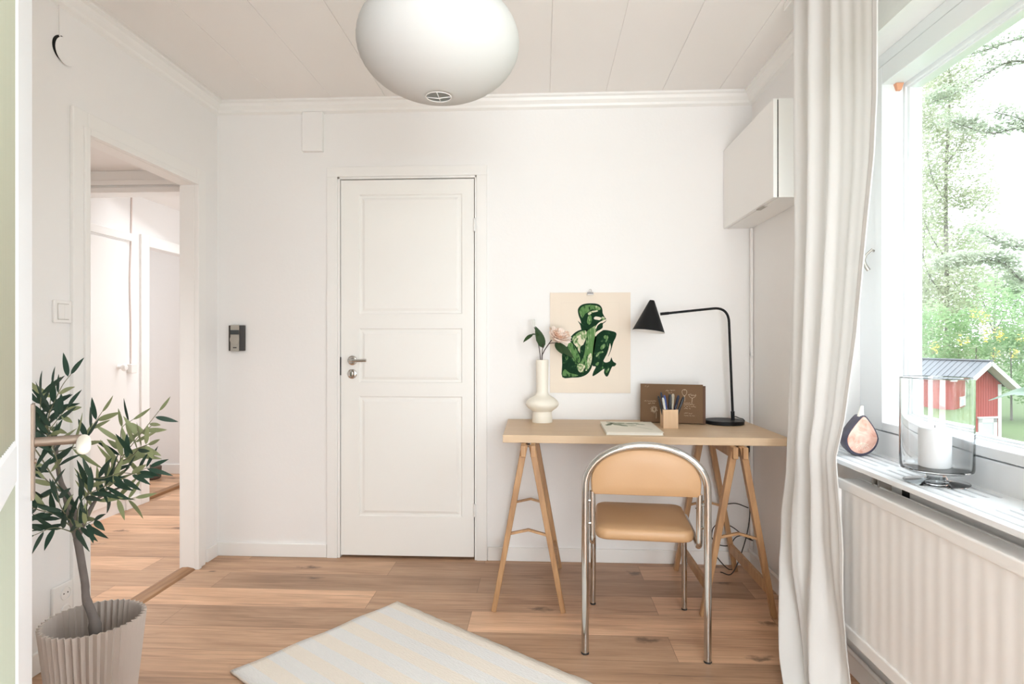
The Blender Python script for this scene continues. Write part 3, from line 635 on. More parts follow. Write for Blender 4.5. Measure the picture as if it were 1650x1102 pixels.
# ------------------------------------------------------------------ chair
ch = root('chair', (0.381, 2.285, 0), 'chrome tube chair with tan leatherette seat and rounded backrest', 'chair', rotz=R(-5.3), local=True)
arch = [(-0.2235, 0, 0.004), (-0.2235, 0, 0.3), (-0.2235, 0, 0.60)]+[(-0.2235*math.cos(R(a)), 0, 0.625+0.165*math.sin(R(a))**0.9) for a in range(6, 175, 6)]+[(0.2235, 0, 0.60), (0.2235, 0, 0.3), (0.2235, 0, 0.004)]
m = MB(); m.tube(arch, 0.0140, 14); m.build('back_frame', CHROME, ch, smooth=40)
pan = [(-0.20, 0.612), (-0.19, 0.602), (0.19, 0.602), (0.20, 0.612)]+[(0.203*math.cos(R(a)), 0.642+0.134*math.sin(R(a))**0.85) for a in range(4, 177, 4)]
def cushion(m, poly, d, M, rnd):
    cx = sum(p[0] for p in poly)/len(poly); cy = sum(p[1] for p in poly)/len(poly); n = len(poly); rings = []
    for k in range(7):
        a = math.pi*k/6; z = -d/2*math.cos(a); ins = rnd*(1-math.sin(a))
        rings.append([(cx+(x-cx)*(1-ins/max(0.05, math.hypot(x-cx, y-cy))), cy+(y-cy)*(1-ins/max(0.05, math.hypot(x-cx, y-cy))), z) for x, y in poly])
    for sgn, base in ((1, rings[-1]), (-1, rings[0])):
        extra = []
        for s, h in ((0.7, 0.004), (0.35, 0.007), (0.05, 0.008)): extra.append([(cx+(x-cx)*s, cy+(y-cy)*s, z+sgn*h) for x, y, z in base])
        if sgn > 0: rings = rings+extra
        else: rings = extra[::-1]+rings
    vs = [p for r in rings for p in r]; fs = []
    for i in range(len(rings)-1):
        for j in range(n): fs.append((i*n+j, i*n+(j+1)%n, (i+1)*n+(j+1)%n, (i+1)*n+j))
    fs.append(tuple(range(n-1,-1,-1))); fs.append(tuple(range((len(rings)-1)*n, len(rings)*n)))
    m.add(vs, fs, 0, M)
m = MB(); cushion(m, pan, 0.026, Matrix.Translation((0, 0.010, 0)) @ Matrix(((1,0,0,0),(0,0,-1,0),(0,1,0,0),(0,0,0,1))), 0.008); bk = m.build('backrest', TAN, ch, smooth=60)
hw = 0.186; y0, y1 = 0.035, 0.445; rr = 0.045; sp = []
for cx, cy, a0 in ((hw-rr, y0+rr, -90), (hw-rr, y1-rr, 0), (-hw+rr, y1-rr, 90), (-hw+rr, y0+rr, 180)):
    for k in range(7): a = R(a0+15*k); sp.append((cx+rr*math.cos(a), cy+rr*math.sin(a)))
m = MB(); cushion(m, sp, 0.044, Matrix.Translation((0, 0, 0.441)), 0.014); m.build('seat', TAN, ch, smooth=60)
for sx in (-1, 1):
    m = MB(); m.tube(fillet([(sx*0.196, 0.012, 0.612), (sx*0.196, 0.018, 0.411), (sx*0.196, 0.43, 0.422), (sx*0.199, 0.442, 0.004)], [0.034, 0.04], 8), 0.0115, 12)
    m.build('leg', CHROME, ch, smooth=40)
    for zz in (0.575, 0.49):
        m = MB(); m.tube([(sx*0.196, 0.014, zz), (sx*0.2235, 0.0, zz)], 0.0055, 8); m.build('bolt', CHROME, ch, smooth=40)
    for px, py in ((sx*0.2235, 0), (sx*0.199, 0.442)):
        m = MB(); m.lathe([(0.0145 if py == 0 else 0.0122, 0), (0.0150 if py == 0 else 0.0125, 0.004), (0.0145 if py == 0 else 0.0122, 0.007)], 14, M=Matrix.Translation((px, py, 0))); m.build('foot_cap', BLACKP, ch, smooth=40)
m = MB(); m.tube([(-0.196, 0.20, 0.415), (0.196, 0.20, 0.415)], 0.009, 10); m.build('cross_bar', CHROME, ch, smooth=40)

# ------------------------------------------------------------------ desk lamp
lp = root('desk_lamp', (0.913, 3.12, ZD), 'black desk lamp with cone shade and bent arm', 'lamp')
m = MB(); m.lathe([(0.092, 0), (0.0965, 0.003), (0.0965, 0.016), (0.0935, 0.0195), (0.0, 0.020)], 48, M=Matrix.Translation((0.913, 3.12, ZD)), cap1=False); m.build('base', BLACKM, lp, smooth=40)
m = MB(); m.tube(fillet([(0.958, 3.125, ZD+0.018), (0.934, 3.12, 1.352), (0.594, 3.085, 1.316)], 0.075, 10), 0.0062, 12)
m.tube([(0.958, 3.125, ZD+0.018), (0.9562, 3.1247, ZD+0.062)], 0.0095, 14); m.tube([(0.630, 3.089, 1.3198), (0.588, 3.0845, 1.3155)], 0.0075, 12)
m.build('arm', BLACKM, lp, smooth=40)
MS = Matrix.Translation((0.528, 3.08, 1.228)) @ Matrix.Rotation(R(7), 4, 'Y') @ Matrix.Rotation(R(-4), 4, 'X')
m = MB(); m.lathe([(0.080, 0.0), (0.0145, 0.152), (0.011, 0.158), (0.0, 0.159)], 44, M=MS, cap0=False, cap1=False); m.lathe([(0.0788, 0.0), (0.080, 0.0)], 44, M=MS, cap0=False, cap1=False); m.build('shade', BLACKM, lp, smooth=40)
m = MB(); m.lathe([(0.0788, -0.0005), (0.0135, 0.150), (0.0, 0.151)], 44, M=MS, cap0=False, cap1=False)
m.lathe([(0.0, 0.03), (0.018, 0.035), (0.024, 0.055), (0.014, 0.09), (0.012, 0.13)], 16, M=MS, cap0=False)
tag(m.build('shade_lining', PLASTIC, lp, smooth=40), 'white inside of the shade with bulb')
m = MB(); m.tube(smoothpath([(0.958, 3.135, ZD+0.03), (0.985, 3.17, ZD+0.030), (1.02, 3.215, ZD+0.016), (1.050, 3.250, ZD+0.006), (1.066, 3.258, ZD-0.02), (1.072, 3.25, 0.70), (1.070, 3.235, 0.64), (1.067, 3.22, 0.60), (1.052, 3.20, 0.45), (1.060, 3.18, 0.30), (1.03, 3.16, 0.16), (0.95, 3.10, 0.02), (0.90, 3.14, 0.006)], 6), 0.0028, 8); m.build('cord', BLACKP, lp, smooth=True)
m = MB(); m.box(1.062, 1.075, 3.222, 3.236, 0.60, 0.655); m.build('inline_switch', BLACKP, lp, bevel=0.004)
m = MB()
m.tube(smoothpath([(0.80, 3.24, 0.30), (0.86, 3.235, 0.335), (0.93, 3.23, 0.325), (1.0, 3.22, 0.335), (1.06, 3.20, 0.318)], 8), 0.0028, 8)
m.tube(smoothpath([(0.865, 3.18, 0.16), (0.88, 3.20, 0.21), (0.92, 3.215, 0.232), (0.98, 3.215, 0.215), (1.04, 3.20, 0.17), (1.075, 3.18, 0.155), (1.04, 3.20, 0.175), (1.0, 3.215, 0.16), (0.965, 3.22, 0.115), (0.90, 3.22, 0.125), (0.862, 3.20, 0.18), (0.85, 3.19, 0.13), (0.90, 3.19, 0.06), (0.955, 3.19, 0.004), (1.0, 3.2, 0.004)], 8), 0.0028, 8)
tag(m.build('power_cable', BLACKP, smooth=True), 'loose black power cable looping under the right end of the desk', 'cable')

# ------------------------------------------------------------------ vase and the two stems
VX, VY = -0.004, 3.135
m = MB(); vp = [(0.0515, 0.0), (0.0525, 0.004), (0.0510, 0.03), (0.0485, 0.048), (0.0495, 0.056), (0.060, 0.064), (0.074, 0.074), (0.0835, 0.086), (0.0855, 0.094), (0.083, 0.103), (0.075, 0.114), (0.062, 0.1245), (0.047, 0.133), (0.036, 0.141), (0.0308, 0.150), (0.0295, 0.16), (0.031, 0.24), (0.0322, 0.316), (0.0318, 0.320), (0.0295, 0.320), (0.0285, 0.316), (0.0265, 0.20), (0.026, 0.152), (0.0, 0.146)]
m.lathe(vp, 48, M=Matrix.Translation((VX, VY, ZD)), cap1=False)
tag(m.build('vase', CREAM, smooth=35), 'tall cream ceramic vase with round belly on the desk', 'vase')
def V(x, y, d=0): return Vector((VX+(x-875)*0.0032, VY+d, ZD+(681-y)*0.0032))
random.seed(4)
def leaf_blade(m, base, tip, width, nrm, curl=0.15, n=8, mi=0, fold=0.12):
    base = Vector(base); tip = Vector(tip); d = tip-base; L = d.length; d.normalize(); nrm = Vector(nrm); s = d.cross(nrm).normalized(); nn = s.cross(d)
    def fn(u, v):
        wv = width*0.5*(math.sin(math.pi*min(1, v**0.75))**0.8)*(u*2-1) if 0 < v < 1 else 0.0004*(u*2-1)
        return base+d*(L*v)+s*wv+nn*(curl*L*(v-v*v)*1.2 + fold*abs(wv))
    m.grid(fn, 2, n, mi)
bud = root('flower_bud_stem', tuple(V(873, 632)), 'stem with white bud and dark leaves in the cream vase', 'flower')
m = MB(); m.tube(smoothpath([V(873, 633, -.008), V(872, 580, -.006), V(869, 555, -.004), V(867, 540), V(862, 528)], 4), 0.0022, 8); m.tube(smoothpath([V(874, 633, -.016), V(874.5, 575, -.012), V(876, 560, -.008), V(875.5, 545)], 4), 0.002, 8); m.build('stem', STEMB, bud, smooth=True)
m = MB(); leaf_blade(m, V(877, 562), V(864, 527, -0.02), 0.046, (0.2, -1, 0.1)); leaf_blade(m, V(866, 540), V(857, 541, -0.02), 0.02, (0, -0.5, 1)); leaf_blade(m, V(860, 540, -0.01), V(844.5, 553, -0.03), 0.022, (0.1, -0.7, 0.7), 0.3); leaf_blade(m, V(867, 552), V(867, 536, -0.03), 0.022, (0.6, -1, 0.2))
m.build('leaf', LEAFD, bud, smooth=True)
m = MB()
def petal(m, c, ax, up, ang, L, W, open_, cup, mi=0):
    ax = Vector(ax).normalized(); u = Vector(up); u = (u-ax*u.dot(ax)).normalized(); w_ = ax.cross(u)
    rd_ = u*math.cos(ang)+w_*math.sin(ang); td = ax.cross(rd_)
    c = Vector(c); ph = random.uniform(0, 6)
    def fn(a, b):
        s = (a*2-1); wd = W*(math.sin(math.pi*(0.12+0.80*b))**0.7)
        th = open_*(0.35+0.65*b); r = L*b
        rip = 0.03*L*math.sin(5*s+ph)*b*b
        return c+ax*(r*math.cos(th)+rip)+rd_*(r*math.sin(th)*1.0+0.004-cup*s*s*W*0.8*b)+td*(wd*s)+ax*(0.12*W*s*s*b)
    m.grid(fn, 6, 6, mi)
for k in range(4): petal(m, V(862, 528), (-0.1, -0.2, 1), (1, 0, 0), k*1.57, 0.038, 0.013, 0.16, 0.5)
m.build('bud', mat('white_petal', (0.80, 0.80, 0.76), 0.6), bud, smooth=True)
pe = root('peony_stem', tuple(V(878, 632)), 'pale pink open peony on a dark stem in the cream vase', 'flower')
m = MB(); m.tube(smoothpath([V(877, 633, .012), V(874.5, 581, .008), V(877, 569, .006), V(883, 559), V(890, 549)], 4), 0.0025, 8); m.tube(smoothpath([V(885, 555.5), V(890, 554), V(898, 553, -0.01), V(904, 546, -0.02)], 4), 0.002, 8); m.build('stem', STEMB, pe, smooth=True)
m = MB(); leaf_blade(m, V(896, 553, -0.01), V(925, 578, -0.02), 0.040, (0.3, -1, 0.3), 0.1); leaf_blade(m, V(896, 553, -0.01), V(908, 572, -0.03), 0.03, (-0.2, -1, 0.2), 0.1); m.build('leaf', LEAFD, pe, smooth=True)
PET = mat('pink_petal', (0.77, 0.50, 0.36), 0.65, var=(40, (0.84, 0.66, 0.54))); PET2 = mat('pale_petal', (0.86, 0.73, 0.64), 0.65)
m = MB(); c = V(898.5, 551, -0.03); ax = (0.34, -0.50, 0.80)
for nP, L, W, op, cp in ((6, 0.056, 0.027, 1.02, -0.25), (7, 0.060, 0.024, 0.80, -0.1), (9, 0.060, 0.018, 0.62, 0.2), (10, 0.058, 0.014, 0.44, 0.3), (9, 0.055, 0.011, 0.28, 0.4), (5, 0.052, 0.009, 0.12, 0.4)):
    off = random.random()*3
    for k in range(nP): petal(m, c, ax, (0,0,1), off+k*2*math.pi/nP+random.uniform(-.15,.15), 1.18*L*random.uniform(.9,1.08), 1.15*W*random.uniform(.85,1.1), op*random.uniform(.9,1.1), cp, 0 if random.random() < .5 else 1)
m.build('bloom', [PET, PET2], pe, smooth=True, solid=0.0007)

# ------------------------------------------------------------------ poster with green figure print
po = root('poster', (0.2515, YB-0.004, 0.903), 'cream paper poster with green painted figure, hung on the wall', 'poster')
m = MB(); m.box(0.0375, 0.465, YB-0.006, YB-0.003, 0.903, 1.439); m.build('paper', PAPERW, po)
m = MB()
for a in ((0.096, 0.406, 1.384, 1.3847), (0.096, 0.406, 0.976, 0.9767)): m.box(a[0], a[1], YB-0.0064, YB-0.006, a[2], a[3])
for a in ((0.096, 0.0967), (0.4053, 0.406)): m.box(a[0], a[1], YB-0.0064, YB-0.006, 0.976, 1.3847)
m.build('plate_mark', mat('plate_mark_paper', (0.72, 0.63, 0.53), 0.9), po)
def painted(name, cols, scale, stretch=(1,1,1)):
    mm = bpy.data.materials.new(name); mm.use_nodes = True; nt = mm.node_tree; b = nt.nodes['Principled BSDF']; b.inputs['Roughness'].default_value = 0.85; b.inputs['Specular IOR Level'].default_value = 0.15
    tc = nt.nodes.new('ShaderNodeTexCoord'); mp = nt.nodes.new('ShaderNodeMapping'); mp.inputs['Scale'].default_value = stretch; nt.links.new(tc.outputs['Object'], mp.inputs[0])
    n = nt.nodes.new('ShaderNodeTexNoise'); n.inputs['Scale'].default_value = scale; n.inputs['Detail'].default_value = 4; n.inputs['Distortion'].default_value = 2.2; nt.links.new(mp.outputs[0], n.inputs['Vector'])
    cr = nt.nodes.new('ShaderNodeValToRGB'); e = cr.color_ramp.elements; e[0].position = cols[0][0]; e[0].color = (*cols[0][1], 1); e[1].position = cols[-1][0]; e[1].color = (*cols[-1][1], 1)
    for p, c_ in cols[1:-1]: x_ = e.new(p); x_.color = (*c_, 1)
    nt.links.new(n.outputs['Fac'], cr.inputs[0]); nt.links.new(cr.outputs[0], b.inputs['Base Color']); return mm
DG = (0.008, 0.034, 0.015); MG = (0.10, 0.22, 0.07); LG = (0.30, 0.40, 0.20); CRM = (0.72, 0.66, 0.50)
P_DARK = painted('dark_green_ink', [(0.50, DG), (0.60, (0.012, 0.045, 0.02)), (0.70, (0.05, 0.12, 0.045)), (0.76, LG)], 20)
P_MID = painted('mid_green_ink', [(0.36, DG), (0.43, MG), (0.55, (0.13, 0.25, 0.09)), (0.64, LG), (0.74, CRM)], 20, (1.9, 1, 0.6))
P_LIGHT = painted('light_green_ink', [(0.32, DG), (0.38, MG), (0.46, LG), (0.54, CRM)], 24, (1.5, 1, 0.7))
def Q(x, y): return (0.0375+(x-42)*0.000521, 1.439-(y-40)*0.000521)
MP = Matrix(((1,0,0,0),(0,0,-1,YB-0.006),(0,1,0,0),(0,0,0,1)))
def shape(m, pts, lay, mi, sm=True):
    q = [Vector((*Q(*p), 0)) for p in pts]
    if sm:
        out = []; n = len(q)
        for i in range(n):
            a, b, c_, d = q[i-1], q[i], q[(i+1)%n], q[(i+2)%n]
            for k in range(3):
                t = k/3; out.append(0.5*((2*b)+(c_-a)*t+(2*a-5*b+4*c_-d)*t*t+(3*b-a-3*c_+d)*t**3))
        q = out
    m.prism([(p.x, p.y) for p in q], 0.00004, 0.0001+0.00016*lay, mi, MP)
m = MB()
shape(m, [(326,228),(334,196),(362,168),(405,154),(470,150),(535,160),(568,190),(578,225),(580,252),(600,290),(618,320),(604,345),(582,362),(580,398),(556,420),(520,440),(480,470),(440,470),(398,440),(372,425),(356,395),(360,360),(352,320),(336,280)], 1, 0)
shape(m, [(252,498),(300,448),(360,420),(420,420),(500,450),(515,500),(500,600),(478,720),(470,800),(430,868),(360,905),(270,912),(168,908),(166,780),(166,652),(200,610),(240,560)], 1, 0)
shape(m, [(545,438),(590,424),(650,430),(716,452),(712,500),(690,545),(668,620),(640,690),(622,706),(660,720),(668,702),(686,745),(718,768),(700,795),(676,800),(655,845),(634,893),(612,898),(592,860),(596,822),(560,845),(520,875),(476,896),(486,850),(510,800),(476,790),(470,720),(484,600),(505,480)], 1, 0)
shape(m, [(326,330),(345,345),(372,368),(400,388),(396,420),(372,440),(360,410),(350,372)], 2, 0)
# mid greens: cap strokes, forearm, sleeve, chest
shape(m, [(340,225),(365,190),(410,170),(470,168),(535,182),(560,210),(520,222),(470,215),(430,240),(400,260),(372,300),(350,262)], 2, 1)
shape(m, [(420,440),(470,400),(520,375),(512,440),(495,520),(482,620),(468,740),(430,820),(380,858),(330,836),(318,790),(350,760),(386,690),(404,600),(412,520)], 2, 1)
shape(m, [(222,585),(250,545),(290,590),(330,660),(352,720),(340,760),(310,748),(275,690),(240,640)], 2, 1)
shape(m, [(175,850),(196,826),(240,862),(300,878),(330,890),(270,904),(210,896),(172,892)], 2, 1)
shape(m, [(430,290),(452,268),(470,300),(462,350),(440,370),(420,345)], 2, 1)
# light strokes: collar, face, cuff, sleeve highlights
shape(m, [(272,505),(330,450),(408,430),(412,500),(388,560),(372,600),(366,655),(340,650),(316,600),(284,560)], 3, 2)
shape(m, [(352,600),(372,580),(404,572),(398,630),(372,680),(350,662)], 4, 0)
shape(m, [(430,250),(460,232),(520,222),(528,234),(480,246),(440,270)], 3, 2)
shape(m, [(490,300),(506,286),(530,288),(560,296),(566,304),(548,322),(516,318),(496,314)], 3, 3)
shape(m, [(505,400),(530,358),(566,334),(612,314),(612,328),(580,350),(560,352),(526,380),(514,410)], 3, 3)
shape(m, [(572,290),(590,290),(604,306),(586,322),(570,318)], 3, 2)
shape(m, [(505,462),(535,430),(590,420),(560,440),(524,470),(508,490)], 3, 3)
shape(m, [(588,738),(606,700),(626,660),(644,600),(654,560),(662,600),(650,650),(632,700),(640,712),(660,716),(652,742),(620,756),(598,752)], 3, 3)
shape(m, [(320,780),(350,770),(400,790),(380,840),(352,858),(326,830)], 3, 2)
shape(m, [(430,700),(460,660),(470,720),(452,790),(424,834),(404,840),(420,790)], 3, 2)
for p in ([(510,690),(540,650),(580,640),(585,655),(548,668),(520,700)], [(555,610),(570,580),(600,565),(606,590),(590,612),(566,625)], [(590,490),(605,476),(622,488),(614,512),(596,512)], [(625,480),(636,500),(620,540),(606,545)], [(505,775),(530,752),(545,762),(525,790)], [(255,650),(270,690),(310,756),(330,770),(300,770),(268,710)], [(200,700),(222,690),(226,720),(206,730)], [(560,810),(580,795),(586,812),(566,826)], [(612,850),(640,812),(646,824),(624,862)]):
    shape(m, p, 3, 1)
m.build('printed_figure', [P_DARK, P_MID, P_LIGHT, mat('bare_paper', (0.78, 0.69, 0.57), 0.9)], po)
ROTC = lambda x, z: facing(x, YB-0.006, z)
cl = root('poster_clip', (0.2515, YB-0.008, 1.428), 'small metal bulldog clip holding the top of the poster', 'clip')
m = MB(); m.prism([(-0.018, -0.008), (0.018, -0.008), (0.015, 0.006), (-0.015, 0.006)], 0, 0.008, M=ROTC(0.2515, 1.435)); m.build('jaw', mat('dark_steel', (0.10, 0.09, 0.085), 0.35, 0.9), cl)
m = MB(); m.prism([(-0.018, -0.009), (0.018, -0.009), (0.018, -0.0065), (-0.018, -0.0065)], 0.0, 0.010, M=ROTC(0.2515, 1.435)); m.tube([(0.2515+0.007*math.cos(2*math.pi*k/16), YB-0.010, 1.448+0.008*math.sin(2*math.pi*k/16)) for k in range(17)], 0.0013, 6, cap=False); m.build('loop', GREYM, cl, smooth=40)
m = MB(); m.tube([(0.2515, YB, 1.452), (0.2515, YB-0.016, 1.453)], 0.0012, 8); m.lathe([(0.003, 0), (0.003, 0.001)], 10, M=facing(0.2515, YB-0.016, 1.453)); tag(m.build('nail', GREYM, smooth=40), 'small nail above the poster clip', 'nail')

# ------------------------------------------------------------------ brown sketch folder, pencil cup, pens, booklet
fo = root('sketch_folder', (0.6485, 3.118, ZD), 'brown card folder with cream botanical sketches standing on the desk', 'folder', rotz=math.atan2(-0.078, 0.297), local=True)
TL = Matrix.Rotation(R(-4), 4, 'X')
m = MB(); m.box(-0.1535, 0.1535, -0.010, 0.0, 0.004, 0.198, M=TL); m.build('front_card', CARD, fo, bevel=0.001)
m = MB(); m.box(-0.14, 0.166, 0.0005, 0.018, 0.002, 0.192, M=TL); m.build('back_card', mat('darker_card', (0.12, 0.06, 0.035), 0.8), fo, bevel=0.001)
m = MB()
def K(x, y): return (-0.1535+(x-105)*0.307/1310, 0.198-(y-85+ -0*(x))*0.194/850)
def stroke(pts, w_=0.0007):
    P = [Vector((K(*p)[0], -0.0104, K(*p)[1])) for p in pts]; P = [TL @ p for p in P]
    m.tube(P, w_, 4)
random.seed(11)
def scribble(x0, x1, y, h, step=9):
    pts = []; x_ = x0
    while x_ < x1:
        if random.random() < 0.14 and len(pts) > 3: stroke(pts); pts = []; x_ += step*1.5
        pts.append((x_, y+random.uniform(-h, h))); x_ += step*random.uniform(.6, 1.3)
    if len(pts) > 2: stroke(pts)
scribble(195, 290, 140, 16); scribble(640, 870, 228, 18); scribble(690, 780, 275, 12); scribble(190, 450, 470, 8); scribble(275, 420, 520, 14)
for y_, x1_ in ((490, 1210), (525, 1240), (568, 1275)): scribble(1025, x1_, y_, 12)
scribble(1030, 1160, 608, 14); scribble(1030, 1200, 715, 12); scribble(1030, 1260, 768, 12)
m.build('lettering', CHALK, fo); m = MB()
stroke([(1035+50*math.cos(a)*(1-0.25*math.sin(a)), 265+68*math.sin(a)) for a in [2*math.pi*k/18 for k in range(19)]], 0.0009); stroke([(1000,210),(1020,198),(1040,210),(1060,198)], 0.0013); stroke([(1035,335),(1042,400),(1045,460)], 0.0010); stroke([(1022,345),(1036,335),(1048,348)], 0.0010)
m.build('poppy_sketch', CHALK, fo); m = MB()
stroke([(1115,300),(1135,340),(1160,372),(1210,380),(1255,350),(1275,310)], 0.0009); stroke([(1120,310),(1170,290),(1180,325),(1215,315),(1240,330),(1270,300)], 0.0009); stroke([(1195,380),(1190,470)], 0.0014); stroke([(1170,325),(1195,320),(1215,322)], 0.0013)
m.build('seedhead_sketch', CHALK, fo); m = MB()
for k in range(34):
    a = 2*math.pi*k/34+random.uniform(-.1,.1); r0 = random.uniform(15, 40); r1 = random.uniform(55, 88); stroke([(400+r0*math.cos(a), 655+r0*math.sin(a)), (400+r1*math.cos(a), 655+r1*math.sin(a))], 0.0006)
stroke([(445,720),(448,790),(445,855)], 0.0011)
m.build('dandelion_sketch', CHALK, fo)
pc = root('pencil_cup', (0.607, 2.968, ZD), 'square beech pencil cup in front of the brown folder', 'pencil cup', local=True, rotz=R(2))
m = MB(); hw = 0.035
m.box(-hw, hw, -hw, hw, 0, 0.006); m.box(-hw, hw, -hw, -hw+0.005, 0.006, 0.089); m.box(-hw, hw, hw-0.005, hw, 0.006, 0.089); m.box(-hw, -hw+0.005, -hw+0.005, hw-0.005, 0.006, 0.089); m.box(hw-0.005, hw, -hw+0.005, hw-0.005, 0.006, 0.089)
m.build('box', BEECH, pc)
pens = [('ballpoint_pen', (-.016, -.004), (-.053, -.010, .150), .0042, 'black', 'slim black pen with pale cap leaning furthest left in the beech cup'),
        ('marker_pen', (-.006, .012), (-.036, .012, .166), .0042, 'navy', 'tall dark navy pen at the back left of the beech cup'),
        ('felt_pen', (-.008, -.012), (-.032, -.014, .142), .0046, 'white', 'white pen behind the black one in the beech cup'),
        ('ballpoint_pen', (-.002, .0), (-.022, .0, .152), .0042, 'blue', 'blue pen left of the thick black marker in the beech cup'),
        ('marker_pen', (.002, -.006), (.002, -.012, .158), .0085, 'black', 'thick black marker in the middle of the beech cup'),
        ('pencil', (.008, .01), (.022, .014, .158), .0058, 'grey', 'pale wooden-toned pencil right of the thick marker'),
        ('ballpoint_pen', (.008, .0), (.046, .004, .152), .0050, 'navy', 'navy pen leaning right in the beech cup, left of the last one'),
        ('felt_pen', (.016, -.008), (.066, -.012, .146), .0050, 'black', 'black pen leaning furthest right in the beech cup')]
PC = {'black': mat('pen_black', (0.014, 0.015, 0.018), 0.35), 'navy': mat('pen_navy', (0.013, 0.020, 0.045), 0.35), 'white': mat('pen_white', (0.62, 0.62, 0.58), 0.4), 'blue': mat('pen_blue', (0.03, 0.08, 0.30), 0.35), 'grey': mat('pen_beige', (0.50, 0.44, 0.34), 0.5)}
for nm, b0, t0, r_, cc, lab in pens:
    r_ = r_*(1.35 if r_ < .008 else 1.0)
    base = Vector((0.607+b0[0], 2.968+b0[1], ZD+0.0075)); tip = Vector((0.607+t0[0], 2.968+t0[1], ZD+t0[2]))
    d = tip-base
    pr = root(nm, tuple(base), lab, 'pen', 'pens in the pencil cup')
    m = MB(); m.tube([base, base+d*0.06, base+d*0.08, base+d*0.93, tip], [r_*.3, r_*.8, r_, r_, r_*.75], 10); m.build('barrel', PC[cc], pr, smooth=40)
    m = MB(); m.tube([base+d*0.955, tip+d*0.02], [r_*.7, r_*.55], 8); m.beam(base+d*0.70+Vector((0,-r_*1.15,0)), base+d*0.95+Vector((0,-r_*1.15,0)), r_*.6, r_*.4); m.build('clip', PC['white'] if cc == 'black' and r_ < .005 else PC[cc], pr, smooth=40)
bo = root('booklet', (0.412, 2.892, ZD), 'cream booklet with green leaf print lying on the desk', 'booklet')
m = MB(); bz = ZD; q4 = [(0.286,3.071),(0.538,3.064),(0.531,2.708),(0.2795,2.716)]
m.prism(q4, bz+0.0115, bz+0.0135); m.prism(q4, bz+0.0, bz+0.0015); m.build('cover', mat('booklet_cover', (0.76, 0.72, 0.62), 0.6), bo)
m = MB(); m.prism([(0.289,3.068),(0.535,3.061),(0.528,2.711),(0.2825,2.719)], bz+0.0015, bz+0.0115); m.build('pages', mat('page_edges', (0.80, 0.77, 0.70), 0.8), bo)
m = MB()
def lf(cx, cy, ang, L, W, mi):
    ca, sa = math.cos(ang), math.sin(ang); pts = []
    for k in range(13):
        t = k/12; pts.append((L*(t-.5), W*math.sin(math.pi*t)*(0.75+.25*math.sin(9*t))))
    pts += [(x_, -y_) for x_, y_ in pts[-2:0:-1]]
    m.prism([(cx+x_*ca-y_*sa, cy+x_*sa+y_*ca) for x_, y_ in pts], bz+0.0134, bz+0.0139, mi)
for i, (cx, cy, an, L_, W_) in enumerate(((.355,3.0,.4,.10,.028),(.32,2.96,1.2,.09,.022),(.40,2.985,-.3,.09,.022),(.37,2.94,-.9,.10,.026),(.335,3.03,2.2,.07,.018),(.435,3.0,.2,.07,.018),(.425,2.93,.5,.06,.014),(.47,2.97,-.5,.05,.014))): lf(cx, cy, an, L_, W_, i % 2)
m.prism([(.36,2.99),(.364,2.99),(.50,2.80),(.496,2.80)], bz+0.0134, bz+0.0137, 1)
m.build('leaf_print', [mat('grey_green_print', (0.36, 0.38, 0.27), 0.6), mat('dark_green_print', (0.20, 0.24, 0.15), 0.6)], bo)

# ------------------------------------------------------------------ things on the sill
ZS = 0.778
fg = root('fig_ornament', (1.10, 2.21, ZS), 'ceramic half fig ornament with pink face on the sill by the curtain', 'ornament')
fx = Vector((0.985, 0.17, 0)); fy = Vector((-0.17, 0.985, 0)); cF = Vector((1.098, 2.20, ZS))
MF = Matrix(((fx.x, 0, fy.x, cF.x), (fx.y, 0, fy.y, cF.y), (0, 1, 0, cF.z), (0, 0, 0, 1))) @ Matrix.Rotation(R(-6), 4, 'X')
def figout(s=1.0, dx=0, dy=0):
    pts = []
    for k in range(40):
        a = 2*math.pi*k/40; r = 0.060
        x_ = r*math.sin(a)*1.02; y_ = -r*math.cos(a)*0.98
        if y_ > 0: x_ *= (1-0.62*(y_/r)**1.3); y_ *= 1.42
        pts.append((x_*s+dx, 0.064+y_*s+dy))
    return pts
m = MB()
rings = [figout(0.93, 0, 0.002), figout(1.0), figout(1.03, 0.003, -0.003), figout(0.96, 0.006, -0.002), figout(0.6, 0.006, 0)]
zs = [-0.0295, -0.030, -0.012, 0.018, 0.034]; vs = [(x_, max(y_, 0.0005), z_) for r_, z_ in zip(rings, zs) for x_, y_ in r_]
fs = [(i*40+j, i*40+(j+1)%40, (i+1)*40+(j+1)%40, (i+1)*40+j) for i in range(4) for j in range(40)]+[tuple(range(40)), tuple(range(199, 159, -1))]
m.add(vs, fs, 0, MF); m.build('rind', mat('dark_plum_glaze', (0.06, 0.055, 0.085), 0.35), fg, smooth=40)
FLESH = painted('fig_flesh', [(0.3, (0.62, 0.30, 0.22)), (0.5, (0.74, 0.47, 0.38)), (0.7, (0.80, 0.60, 0.50))], 18)
m = MB(); m.prism(figout(0.91, -0.001, 0.003), -0.0318, -0.029, 0, MF); m.build('flesh', FLESH, fg, bevel=0.001)
m = MB()
for k in range(9):
    a = R(-60+15*k); L_ = 0.022+0.010*(k % 2); m.tube([MF @ Vector((0.004*math.sin(a), 0.056-0.004, -0.0322)), MF @ Vector((L_*math.sin(a)*1.1, 0.056-L_*math.cos(a), -0.0322))], 0.0008, 5)
m.build('seed_mark', mat('fig_cream', (0.80, 0.70, 0.58), 0.5), fg)
m = MB(); m.tube([MF @ Vector((0, 0.14, -0.012)), MF @ Vector((0.001, 0.155, -0.012)), MF @ Vector((0.002, 0.170, -0.012)), MF @ Vector((0.004, 0.178, -0.012))], [0.011, 0.0085, 0.006, 0.004], 12); m.build('stem', CREAM, fg, smooth=40)

